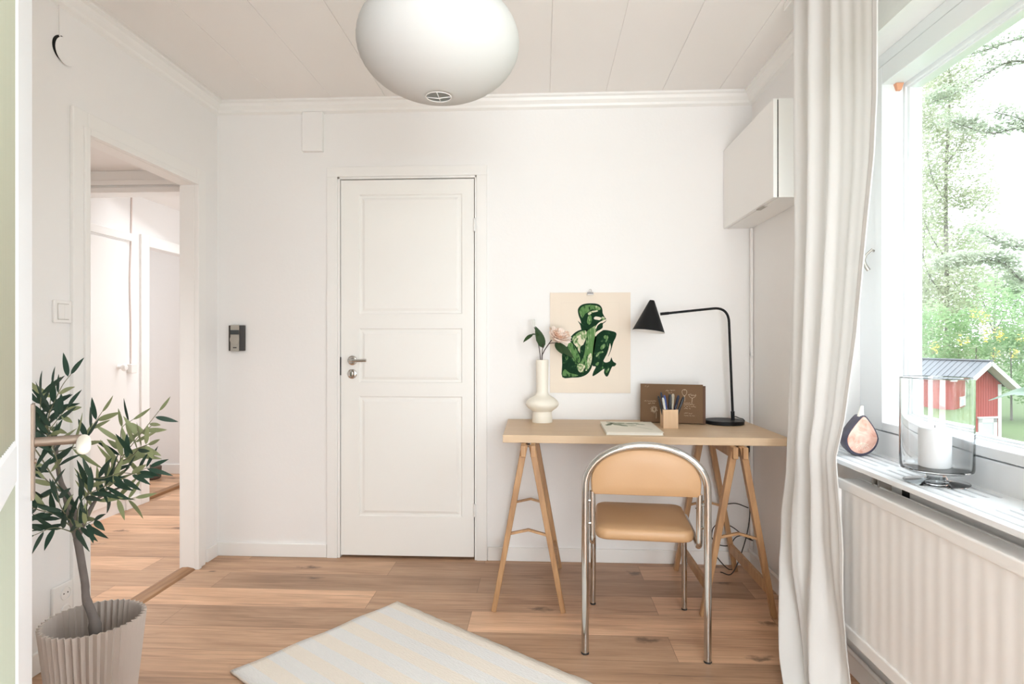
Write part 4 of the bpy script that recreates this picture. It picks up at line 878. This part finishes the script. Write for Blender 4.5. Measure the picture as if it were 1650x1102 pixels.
GX, GY = 1.108, 1.775
gl = root('hurricane_glass', (GX, GY, ZS), 'footed clear glass candle holder on the window sill', 'candle holder')
m = MB(); m.lathe([(0.0, 0.0), (0.080, 0.0), (0.0875, 0.004), (0.089, 0.012), (0.089, 0.259), (0.0875, 0.2615), (0.086, 0.259), (0.086, 0.012), (0.084, 0.0075), (0.0, 0.007)], 64, M=Matrix.Translation((GX, GY, ZS+0.036)), cap0=False, cap1=False)
m.build('cylinder', CLEAR, gl, smooth=30)
m = MB(); m.lathe([(0.078, 0.0003), (0.080, 0.003), (0.05, 0.007), (0.028, 0.012), (0.024, 0.020), (0.026, 0.030), (0.04, 0.0358)], 48, M=Matrix.Translation((GX, GY, ZS))); m.build('foot', CLEAR, gl, smooth=30)
cd = root('pillar_candle', (GX-0.004, GY, ZS+0.043), 'white pillar candle inside the glass holder on the sill', 'candle')
m = MB(); m.lathe([(0.0385, 0), (0.040, 0.003), (0.040, 0.104), (0.0375, 0.110), (0.030, 0.113), (0.018, 0.111), (0.0, 0.109)], 40, M=Matrix.Translation((GX-0.004, GY, ZS+0.0434)), cap1=False); m.build('wax', WAX, cd, smooth=40)
m = MB(); m.tube([(GX-0.004, GY, ZS+0.150), (GX-0.003, GY, ZS+0.160)], 0.001, 6); m.build('wick', BLACKP, cd)
hp = root('house_plant', (1.11, 1.28, ZS), 'potted plant on the sill with long green leaf reaching into view', 'plant')
m = MB(); m.lathe([(0.045, 0), (0.06, 0.10), (0.063, 0.105), (0.058, 0.105), (0.055, 0.095), (0.0, 0.094)], 32, M=Matrix.Translation((1.11, 1.28, ZS)), cap1=False); m.build('pot', CREAM, hp, smooth=40)
LG2 = mat('plant_leaf', (0.05, 0.19, 0.085), 0.35, var=(25, (0.28, 0.45, 0.30)))
def bleaf(base, mid, tip, W):
    m = MB(); P = smoothpath([base, mid, tip], 8); n = len(P)-1
    def fn(u, v):
        k = min(n-1, int(v*n)); f = v*n-k; p = P[k].lerp(P[k+1], f); d = (P[k+1]-P[k]).normalized(); s_ = d.cross(Vector((-0.3, -0.55, 0.75))).normalized()
        w_ = W*(math.sin(math.pi*min(1, 0.02+0.97*v))**0.75); a = 2*u-1
        return p+s_*(w_*a)+Vector((0,0,1))*(0.25*abs(a)*w_+0.05*w_*math.sin(12*v))
    m.grid(fn, 6, 24); o = m.build('leaf', LG2, hp, smooth=True); return o
bleaf((1.12, 1.33, 1.045), (1.12, 1.47, 1.056), (1.118, 1.588, 1.028), 0.024)
bleaf((1.11, 1.27, 1.06), (1.06, 1.20, 1.10), (1.02, 1.10, 1.06), 0.03); bleaf((1.11, 1.27, 1.06), (1.15, 1.16, 1.12), (1.16, 1.06, 1.10), 0.03)
m = MB(); m.tube(smoothpath([(1.11, 1.28, ZS+0.09), (1.112, 1.29, 0.97), (1.12, 1.335, 1.046)], 6), 0.003, 8); m.tube(smoothpath([(1.11, 1.28, ZS+0.09), (1.11, 1.275, 0.98), (1.11, 1.27, 1.06)], 6), 0.003, 8); m.build('stem', STEMG, hp, smooth=True)

# ------------------------------------------------------------------ planter and olive tree
PX, PY = -1.436, 1.875
pt = root('planter', (PX, PY, 0), 'grey-beige fluted planter on the floor by the left wall', 'planter')
m = MB(); nf = 44; vs = []; prof = [(0.108, 0.0), (0.1395, 0.290), (0.1415, 0.2935)]; 
def flut(r, z, k, d=0.0078):
    a = math.pi*k/nf; rr_ = r+(d if k % 2 == 0 else -d*0.5); return (PX+rr_*math.cos(a), PY+rr_*math.sin(a), z)
n2 = 2*nf; rings = [[flut(r_, z_, k) for k in range(n2)] for r_, z_ in ((0.108, 0), (0.124, 0.15), (0.139, 0.293))]+[[flut(r_, z_, k) for k in range(n2)] for r_, z_ in ((0.1345, 0.293), (0.119, 0.15), (0.116, 0.135))]
vs = [p for r_ in rings for p in r_]; fs = [(i*n2+j, i*n2+(j+1)%n2, (i+1)*n2+(j+1)%n2, (i+1)*n2+j) for i in range(5) for j in range(n2)]+[tuple(range(n2-1,-1,-1))]
m.add(vs, fs); m.build('pot', PLANTER, pt, bevel=None)
m = MB(); m.lathe([(0.0, 0.17), (0.112, 0.168)], 40, M=Matrix.Translation((PX, PY, 0)), cap0=False, cap1=False); m.lathe([(0.112, 0.10), (0.1125, 0.168)], 40, M=Matrix.Translation((PX, PY, 0)), cap0=True, cap1=False); m.build('filler', SOIL, pt)
ot = root('olive_tree', (-1.4338, 1.8754, 0.17), 'young olive tree with narrow leaves standing in the fluted planter', 'tree')
CC, SS = 0.9987, 0.05095
def O(x, y, d=0.0):
    la = (x-152)*0.001986*(1+d/1.95); z = 1.175+((551-y)*0.001986)*(1+d/1.95); dd = d
    return Vector((-1.4338+la*CC-dd*SS, 1.8754+la*SS+dd*CC, z))
OT = bpy.data.materials.new('olive_leaf'); OT.use_nodes = True; nt = OT.node_tree; b = nt.nodes['Principled BSDF']; b.inputs['Roughness'].default_value = 0.5
g = nt.nodes.new('ShaderNodeNewGeometry'); mx = nt.nodes.new('ShaderNodeMix'); mx.data_type = 'RGBA'; mx.inputs[6].default_value = (0.020, 0.058, 0.036, 1); mx.inputs[7].default_value = (0.30, 0.34, 0.17, 1)
nt.links.new(g.outputs['Backfacing'], mx.inputs[0]); nt.links.new(mx.outputs[2], b.inputs['Base Color'])
m = MB(); m.tube(smoothpath([tuple(O(154, 1052)), O(153, 1008), O(147, 985), O(139, 965), O(137, 940), O(132, 910), O(128, 886), O(124, 866)], 4), [0.016, 0.0165, 0.016, 0.0175, 0.019, 0.0155, 0.014, 0.0135, 0.013, 0.013, 0.0125, 0.0135, 0.012, 0.0115, 0.011, 0.0115]+[0.011]*13, 12)
m.build('trunk', BARK, ot, smooth=True)
m = MB()
br_ = [([(124,868,0),(117,835,-.01),(112,800,-.02),(106,765,-.03),(101,728,-.03),(96,705,-.02)], .009, .005), ([(124,866,0),(110,826,.03),(92,800,.06),(70,778,.09),(60,742,.10),(57,700,.10)], .009, .004), ([(126,868,0),(146,812,.01),(168,794,.02),(200,778,.03)], .006, .003)]
for pts, r0, r1 in br_:
    P = smoothpath([O(*p) for p in pts], 4); n = len(P); m.tube(P, [r0+(r1-r0)*i/(n-1) for i in range(n)], 10)
m.build('branch', BARK, ot, smooth=True)
twigs = [([(126,868,0),(135,840,-.03),(146,812,-.05),(168,794,-.06),(200,778,-.05),(231,762,-.04),(252,752,-.03)], 1),
 ([(126,868,0),(152,800,.02),(168,768,.03),(181,745,.03),(202,713,.04),(218,689,.05),(236,662,.06)], 2), ([(168,768,.03),(176,745,.05),(175,720,.06),(176,690,.06),(194,676,.06)], 2),
 ([(181,745,.03),(205,735,.02),(225,722,.0),(245,716,-.02)], 2), ([(101,728,-.03),(120,722,-.01),(134,715,0),(139,692,.02),(154,664,.03)], 2),
 ([(106,765,-.03),(100,710,-.06),(100,690,-.07),(108,668,-.08),(118,644,-.08),(130,620,-.08),(143,603,-.08)], 1), ([(97,705,-.03),(87,690,-.06),(90,665,-.07),(95,634,-.08)], 1),
 ([(112,800,-.02),(90,730,-.08),(75,700,-.1),(66,670,-.11),(60,640,-.12),(63,605,-.12)], 1), ([(60,742,.1),(62,700,.05),(68,680,.03),(74,650,.02),(78,620,.02)], 1),
 ([(124,860,0),(110,850,-.06),(92,862,-.1)], 1), ([(124,856,0),(140,852,-.05),(165,846,-.08),(188,838,-.1)], 1), ([(122,850,0),(125,820,-.07),(128,795,-.1)], 1), ([(122,855,.0),(105,830,-.04),(85,822,-.06),(70,815,-.06)], 1),
 ([(150,800,.0),(152,790,.05),(150,765,.08)], 2), ([(168,790,0),(175,800,.02),(190,805,.03),(204,802,.04)], 2), ([(70,778,.09),(72,790,.05),(64,800,.03),(58,805,.0)], 1), ([(110,790,-.02),(98,775,-.06),(84,745,-.09),(70,735,-.1)], 1),
 ([(106,770,-.03),(118,745,-.07),(112,700,-.09),(126,680,-.1),(146,655,-.1)], 1), ([(140,815,.0),(160,775,-.04),(185,770,-.05),(215,762,-.05),(240,765,-.05)], 1)]
random.seed(21)
tm = MB(); lm = MB(); lc = MB()
for pts, kind in twigs:
    P = smoothpath([O(*p) for p in pts], 5); n = len(P); tm.tube(P, [0.0022-0.0012*i/(n-1) for i in range(n)], 6)
    Ls = [0]
    for a, b_ in zip(P[:-1], P[1:]): Ls.append(Ls[-1]+(b_-a).length)
    s_ = Ls[-1]*0.22; sgn = 1
    while s_ < Ls[-1]:
        k = max(i for i in range(n) if Ls[i] <= s_); k = min(k, n-2); d = (P[k+1]-P[k]).normalized(); p = P[k].lerp(P[k+1], (s_-Ls[k])/max(1e-6, Ls[k+1]-Ls[k]))
        side = d.cross(Vector((random.uniform(-.5,.5), -1, random.uniform(-.4,.4)))).normalized()
        for q_ in (1, -1):
            if random.random() < 0.14: continue
            L_ = random.uniform(0.070, 0.105)*(0.8+0.4*(1-s_/Ls[-1])); dirn = (d*random.uniform(.3,.9)+side*q_*random.uniform(.55,1.0)+Vector((0, random.uniform(-.35,.25), random.uniform(-.15,.25)))).normalized()
            nr_ = Vector((random.uniform(-.7,.7), -1.0, random.uniform(-.2,.9)))
            if kind == 2 and random.random() < .8: nr_ = -nr_
            if kind == 1 and random.random() < .15: nr_ = -nr_
            leaf_blade(lm, p+dirn*0.003, p+dirn*L_, random.uniform(.0135,.018), nr_, random.uniform(-.12,.18), 9, 0, 0.1)
        s_ += random.uniform(.021, .034)
    d = (P[-1]-P[-2]).normalized(); leaf_blade(lm, P[-1], P[-1]+d*random.uniform(.05,.075), .014, (random.uniform(-.4,.4), -1, .4) if kind == 1 else (0.2, 1, -.4), 0.1, 6)
tm.build('twig', STEMG, ot, smooth=True)
lm.build('foliage', OT, ot, smooth=True)['kind'] = 'stuff'

# ------------------------------------------------------------------ rug
RG = bpy.data.materials.new('striped_cotton'); RG.use_nodes = True; nt = RG.node_tree; b = nt.nodes['Principled BSDF']; b.inputs['Roughness'].default_value = 0.95
tc = nt.nodes.new('ShaderNodeTexCoord'); sp_ = nt.nodes.new('ShaderNodeSeparateXYZ'); nt.links.new(tc.outputs['Object'], sp_.inputs[0])
nz = nt.nodes.new('ShaderNodeTexNoise'); nz.inputs['Scale'].default_value = 90; nt.links.new(tc.outputs['Object'], nz.inputs['Vector'])
ad = nt.nodes.new('ShaderNodeMath'); ad.operation = 'MULTIPLY_ADD'; ad.inputs[1].default_value = 0.006; nt.links.new(nz.outputs['Fac'], ad.inputs[0]); nt.links.new(sp_.outputs[0], ad.inputs[2])
sn = nt.nodes.new('ShaderNodeMath'); sn.operation = 'MULTIPLY'; sn.inputs[1].default_value = 2*math.pi/0.1257; nt.links.new(ad.outputs[0], sn.inputs[0])
s2 = nt.nodes.new('ShaderNodeMath'); s2.operation = 'SINE'; nt.links.new(sn.outputs[0], s2.inputs[0])
cr = nt.nodes.new('ShaderNodeValToRGB'); cr.color_ramp.elements[0].position = 0.46; cr.color_ramp.elements[1].position = 0.54
cr.color_ramp.elements[0].color = (0.80, 0.79, 0.77, 1); cr.color_ramp.elements[1].color = (0.84, 0.775, 0.69, 1)
mr = nt.nodes.new('ShaderNodeMapRange'); mr.inputs[1].default_value = -1; nt.links.new(s2.outputs[0], mr.inputs[0]); nt.links.new(mr.outputs[0], cr.inputs[0]); nt.links.new(cr.outputs[0], b.inputs['Base Color'])
wv = nt.nodes.new('ShaderNodeTexNoise'); wv.inputs['Scale'].default_value = 170; wv.inputs['Detail'].default_value = 2; wm = nt.nodes.new('ShaderNodeMapping'); wm.inputs['Rotation'].default_value = (0, 0, 0.6); wm.inputs['Scale'].default_value = (1.3, 0.35, 1)
nt.links.new(tc.outputs['Object'], wm.inputs[0]); nt.links.new(wm.outputs[0], wv.inputs['Vector'])
bp = nt.nodes.new('ShaderNodeBump'); bp.inputs['Strength'].default_value = 0.9; bp.inputs['Distance'].default_value = 0.004; nt.links.new(wv.outputs['Fac'], bp.inputs['Height']); nt.links.new(bp.outputs[0], b.inputs['Normal'])
random.seed(3)
WR, LR = 0.754, 1.55; m = MB()
jl = [random.uniform(-.003,.003) for _ in range(80)]
def rugf(u, v):
    j = jl[int(v*60)]*(1 if u < .02 or u > .98 else 0)
    return (0.0+WR*u+j, LR*v+0.004*math.sin(u*17), 0.009+0.0012*math.sin(v*23)*math.sin(u*9))
m.grid(rugf, 24, 60)
rg = m.build('rug', RG, origin=(0,0,0), smooth=True, solid=None)
md = rg.modifiers.new('thick', 'SOLIDIFY'); md.thickness = 0.008; md.offset = -1
rg.location = (-0.655, 2.705, 0.0008); rg.rotation_euler = (0, 0, math.atan2(-0.801, -0.599))
# local x runs along the short side, local y must run to the lower right
rg.scale = (1, 1, 1)
tag(rg, 'cream and white striped woven cotton rug lying diagonally on the floor', 'rug')

# ------------------------------------------------------------------ outdoors
GROUND = mat('lawn', (0.08, 0.12, 0.035), 0.9, var=(0.6, (0.11, 0.15, 0.06)))
m = MB(); m.box(1.45, 140, -80, 140, -3.9, -3.72)
struct(m.build('ground', GROUND, origin=(0,0,-3.72)), 'green lawn outside the window', 'ground')
sh = root('garden_shed', (21.5, 33.3, -3.72), 'red wooden shed with grey metal roof outside the window', 'shed')
RD = Vector((-0.246, 0.969, 0)); LT = Vector((0.969, 0.246, 0)); GP = Vector((22.04, 31.16, 0))
MSH = Matrix(((LT.x, RD.x, 0, GP.x), (LT.y, RD.y, 0, GP.y), (0, 0, 1, 0), (0, 0, 0, 1)))
RED = mat('falu_red_paint', (0.29, 0.062, 0.050), 0.8); WHT = mat('shed_white', (0.50, 0.49, 0.46), 0.6); TIN = mat('grey_sheet_roof', (0.125, 0.127, 0.135), 0.55)
ZR, PITCH = 0.20, 0.76
m = MB(); L0, L1, yw0, yw1 = -0.86, 1.29, 0.55, 4.6
cxs = (L0+L1)/2
zt = lambda x_: ZR-0.16-abs(x_)*PITCH
k = 14
for i in range(k):
    a = L0+(L1-L0)*i/k; b_ = L0+(L1-L0)*(i+1)/k
    m.prism([(a+0.008, -3.72), (b_-0.008, -3.72), (b_-0.008, zt(b_-0.008)), ((a+b_)/2 if not a < 0 < b_ else 0, max(zt((a+b_)/2), zt(0) if a < 0 < b_ else -9)), (a+0.008, zt(a+0.008))], -0.0, 0.03, 0, MSH @ Matrix(((1,0,0,0),(0,0,1,yw0),(0,1,0,0),(0,0,0,1))))
m.prism([(L0, -3.72), (L1, -3.72), (L1, zt(L1)-0.02), (0, zt(0)-0.02), (L0, zt(L0)-0.02)], 0.03, 0.06, 0, MSH @ Matrix(((1,0,0,0),(0,0,1,yw0),(0,1,0,0),(0,0,0,1))))
m.box(L0, L0+0.06, yw0+0.06, yw1, -3.72, zt(L0)-0.05, 0, MSH); m.box(L1-0.06, L1, yw0+0.06, yw1, -3.72, zt(L1)-0.05, 0, MSH)
m.build('wall', RED, sh)
m = MB()
for s in (-1, 1):
    xe = 1.32*s if s < 0 else 1.72
    a0 = Vector((0, -0.05, ZR)); a1 = Vector((xe, -0.05, ZR-abs(xe)*PITCH))
    vs = [a0, a1, a1+Vector((0, 4.85, 0)), a0+Vector((0, 4.85, 0))]; up = Vector((0, 0, 0.05))
    m.add([tuple(v_) for v_ in vs]+[tuple(v_+up) for v_ in vs], [(0,1,2,3) if s > 0 else (3,2,1,0), (7,6,5,4) if s > 0 else (4,5,6,7), (0,4,5,1), (1,5,6,2), (2,6,7,3), (3,7,4,0)], 0, MSH)
    for q_ in range(1, 14):
        y_ = 4.75*q_/14; m.beam(MSH @ Vector((0, y_, ZR+0.06)), MSH @ Vector((xe, y_, ZR+0.06-abs(xe)*PITCH)), 0.03, 0.03)
m.beam(MSH @ Vector((0, -0.06, ZR+0.07)), MSH @ Vector((0, 4.8, ZR+0.07)), 0.22, 0.06)
m.build('roof', TIN, sh)
m = MB()
for s in (-1, 1):
    xe = 1.34*s if s < 0 else 1.74
    m.beam(MSH @ Vector((0, -0.06, ZR-0.07)), MSH @ Vector((xe, -0.06, ZR-0.07-abs(xe)*PITCH)), 0.035, 0.20)
    m.add([(0, -0.05, ZR-0.10), (xe, -0.05, ZR-0.10-abs(xe)*PITCH), (xe, 0.56, ZR-0.10-abs(xe)*PITCH), (0, 0.56, ZR-0.10)], [(0,1,2,3)], 0, MSH)
m.build('bargeboard', WHT, sh)
for xx in (L0+0.0, L1-0.20):
    m = MB(); m.box(xx, xx+0.20, yw0-0.03, yw0+0.0, -3.72, zt(xx if xx < 0 else L1)-0.02, 0, MSH)
    if xx > 0: m.build('corner_board', WHT, sh)
m = MB(); wx0, wx1, wt = -0.12, 1.0, -2.66
m.box(wx0, wx0+0.22, yw0-0.05, yw0, -3.6, wt, 0, MSH); m.box(wx1-0.22, wx1, yw0-0.05, yw0, -3.6, wt, 0, MSH); m.box(wx0, wx1, yw0-0.05, yw0, wt-0.22, wt, 0, MSH); m.box(wx0-0.06, wx1+0.06, yw0-0.09, yw0, wt, wt+0.08, 0, MSH); wf = m.build('window', WHT, sh)
m = MB(); m.box(wx0+0.22, wx1-0.22, yw0-0.02, yw0-0.01, -3.6, wt-0.22, 0, MSH); m.build('pane', mat('shed_pane', (0.42, 0.46, 0.44), 0.2), wf)

def leafmat(name, c1, c2):
    mm = bpy.data.materials.new(name); mm.use_nodes = True; nt = mm.node_tree; nt.nodes.remove(nt.nodes['Principled BSDF']); out = nt.nodes['Material Output']
    d = nt.nodes.new('ShaderNodeBsdfDiffuse'); t = nt.nodes.new('ShaderNodeBsdfTranslucent'); mx = nt.nodes.new('ShaderNodeMixShader'); mx.inputs[0].default_value = 0.45
    tc = nt.nodes.new('ShaderNodeTexCoord'); n = nt.nodes.new('ShaderNodeTexNoise'); n.inputs['Scale'].default_value = 0.9; n.inputs['Detail'].default_value = 3; nt.links.new(tc.outputs['Object'], n.inputs['Vector'])
    cm = nt.nodes.new('ShaderNodeMix'); cm.data_type = 'RGBA'; cm.inputs[6].default_value = (*c1, 1); cm.inputs[7].default_value = (*c2, 1)
    mr = nt.nodes.new('ShaderNodeMapRange'); mr.inputs[1].default_value = .35; mr.inputs[2].default_value = .65; nt.links.new(n.outputs['Fac'], mr.inputs[0]); nt.links.new(mr.outputs[0], cm.inputs[0])
    for s_ in (d, t): nt.links.new(cm.outputs[2], s_.inputs[0])
    nt.links.new(d.outputs[0], mx.inputs[1]); nt.links.new(t.outputs[0], mx.inputs[2]); nt.links.new(mx.outputs[0], out.inputs[0]); return mm
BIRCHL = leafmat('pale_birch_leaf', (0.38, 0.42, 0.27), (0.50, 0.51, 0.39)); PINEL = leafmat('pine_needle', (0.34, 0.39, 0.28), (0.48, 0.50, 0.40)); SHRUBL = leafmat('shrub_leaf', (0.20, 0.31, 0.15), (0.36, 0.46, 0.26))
YEL = leafmat('yellow_blossom', (0.62, 0.48, 0.12), (0.68, 0.56, 0.20)); TRUNKP = mat('pale_trunk', (0.16, 0.14, 0.125), 0.9, var=(3, (0.22, 0.20, 0.18)))
def scatter(m, c, n, rx, ry, rz, size, rng, mi=0):
    c = Vector(c)
    for _ in range(n):
        while True:
            q = Vector((rng.uniform(-1,1), rng.uniform(-1,1), rng.uniform(-1,1)))
            if q.length < 1: break
        p = c+Vector((q.x*rx, q.y*ry, q.z*rz)); a = Vector((rng.gauss(0,1), rng.gauss(0,1), rng.gauss(0,1))).normalized(); b_ = a.orthogonal().normalized(); s_ = size*rng.uniform(.6,1.3)
        m.add([p-a*s_, p+b_*s_*.45, p+a*s_, p-b_*s_*.45], [(0,1,2,3)], mi)
def W(x, y, t):      # a point out in the garden: bearing and height as seen from the room, t metres away
    u = (x-825)/980; return Vector((t*(-0.05095+u*0.9987), t*(0.9987+u*0.05095), 1.175+t*(551-y)/980))
rng = random.Random(5)
def tree(name, label, trunk, branches, clumps, lmat, size, group='trees outside the window'):
    r_ = root(name, (trunk[0][0], trunk[0][1], -3.72), label, 'tree', group)
    m = MB(); P = smoothpath(trunk, 4); n = len(P); m.tube(P, [0.20-0.15*i/(n-1) for i in range(n)], 8); m.build('trunk', TRUNKP, r_, smooth=True)
    m = MB()
    for bpts in branches:
        P = smoothpath(bpts, 4); n = len(P); m.tube(P, [0.07-0.055*i/(n-1) for i in range(n)], 6)
    if branches: m.build('branch', TRUNKP, r_, smooth=True)
    m = MB()
    for c_, n_, rx, ry, rz in clumps: scatter(m, c_, n_, rx, ry, rz, size, rng)
    m.build('crown', lmat, r_)['kind'] = 'stuff'
t = 46; cl_ = []
for k in range(230):
    y_ = rng.uniform(70, 590); hw_ = 32+58*min(1, (y_-60)/350); cl_.append((W(1527+rng.uniform(-hw_, hw_*0.9), y_, t+rng.uniform(-2, 2)), 120, 1.3, 1.3, 1.0))
tree('birch_tree', 'tall pale birch tree with trunk showing, straight behind the shed roof', [W(1527, 700, t), W(1526, 500, t), W(1524, 300, t), W(1530, 160, t), W(1527, 60, t)],
     [[W(1526, 330, t), W(1500, 280, t), W(1490, 200, t)], [W(1526, 420, t), W(1500, 380, t-1), W(1478, 330, t-1)], [W(1528, 260, t), W(1560, 220, t), W(1600, 190, t+1)], [W(1526, 480, t), W(1495, 440, t), W(1480, 370, t)]], cl_, BIRCHL, 0.16)
t = 26; br = []; cl_ = []
for (pts) in ([(1760,140),(1700,120),(1640,98),(1590,118),(1540,150),(1500,165)], [(1760,60),(1700,55),(1650,60),(1590,80),(1550,92)], [(1760,250),(1700,215),(1650,205),(1600,215),(1560,205),(1530,195)], [(1760,420),(1690,455),(1645,450),(1620,425),(1590,420),(1540,425),(1520,430)], [(1760,370),(1700,395),(1655,400),(1610,390),(1575,372)], [(1760,300),(1700,240),(1650,195),(1600,180)]):
    P = [W(x_, y_, t+rng.uniform(-.4,.4)) for x_, y_ in pts]; br.append(P)
    for p in smoothpath(P, 5)[6:]:
        cl_.append((p+Vector((0, 0, 0.15)), 75, .85, .5, .36))
tree('pine_tree', 'pine with long horizontal branches reaching in from beyond the window', [W(1762, 760, t), W(1761, 400, t), W(1758, 100, t), W(1756, -150, t)], br, cl_, PINEL, 0.11)
t = 54; cl_ = []
for k in range(190): cl_.append((W(rng.uniform(1430, 1520), rng.uniform(110, 600), t+rng.uniform(-2, 3)), 90, 1.6, 1.6, 1.4))
tree('birch_tree', 'hazy leafy tree furthest left beyond the window pane', [W(1475, 720, t), W(1478, 500, t), W(1482, 320, t)], [[W(1478, 480, t), W(1488, 400, t), W(1492, 320, t)], [W(1478, 520, t), W(1500, 440, t), W(1510, 380, t)]], cl_, BIRCHL, 0.21)
t = 66; cl_ = []
for k in range(130):
    x_ = rng.uniform(1530, 1690); cl_.append((W(x_, rng.uniform(430 if x_ < 1600 else 455, 600)-70*rng.random()**3*(1+rng.random()), t+rng.uniform(-2, 3)), 90, 1.7, 1.6, 1.2))
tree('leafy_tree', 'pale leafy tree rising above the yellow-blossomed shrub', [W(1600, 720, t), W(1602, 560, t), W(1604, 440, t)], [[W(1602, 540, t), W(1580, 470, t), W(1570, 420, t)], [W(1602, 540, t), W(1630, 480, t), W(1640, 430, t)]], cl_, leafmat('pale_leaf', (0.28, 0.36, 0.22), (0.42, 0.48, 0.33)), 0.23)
t = 38
sr_ = root('shrub', tuple(W(1600, 700, t)), 'dense green shrub with yellow blossom behind the shed', 'shrub'); sr_.location.z = -3.72; ORIG[sr_.name] = Vector(sr_.location)
m = MB()
for k in range(150):
    x_ = rng.uniform(1490, 1700); top = 475+22*math.sin(x_*0.05)+max(0, (1560-x_))*0.55; scatter(m, W(x_, rng.uniform(top, 640), t+rng.uniform(-2, 2.0)), 70, .8, .8, .7, 0.13, rng)
m.build('foliage', SHRUBL, sr_)['kind'] = 'stuff'
m = MB()
for x_, y_ in ((1572,505),(1585,508),(1590,540),(1609,537),(1612,545),(1602,570),(1634,568),(1645,548),(1552,548),(1507,560),(1590,522)): scatter(m, W(x_, y_, t-2.6), 26, .28, .28, .40, 0.09, rng)
m.build('blossom', YEL, sr_)['kind'] = 'stuff'
m = MB()
for k in range(5): m.tube([W(1540+30*k, 700, t), W(1545+28*k, 560, t)], [0.08, 0.03], 6)
m.build('stem', TRUNKP, sr_)
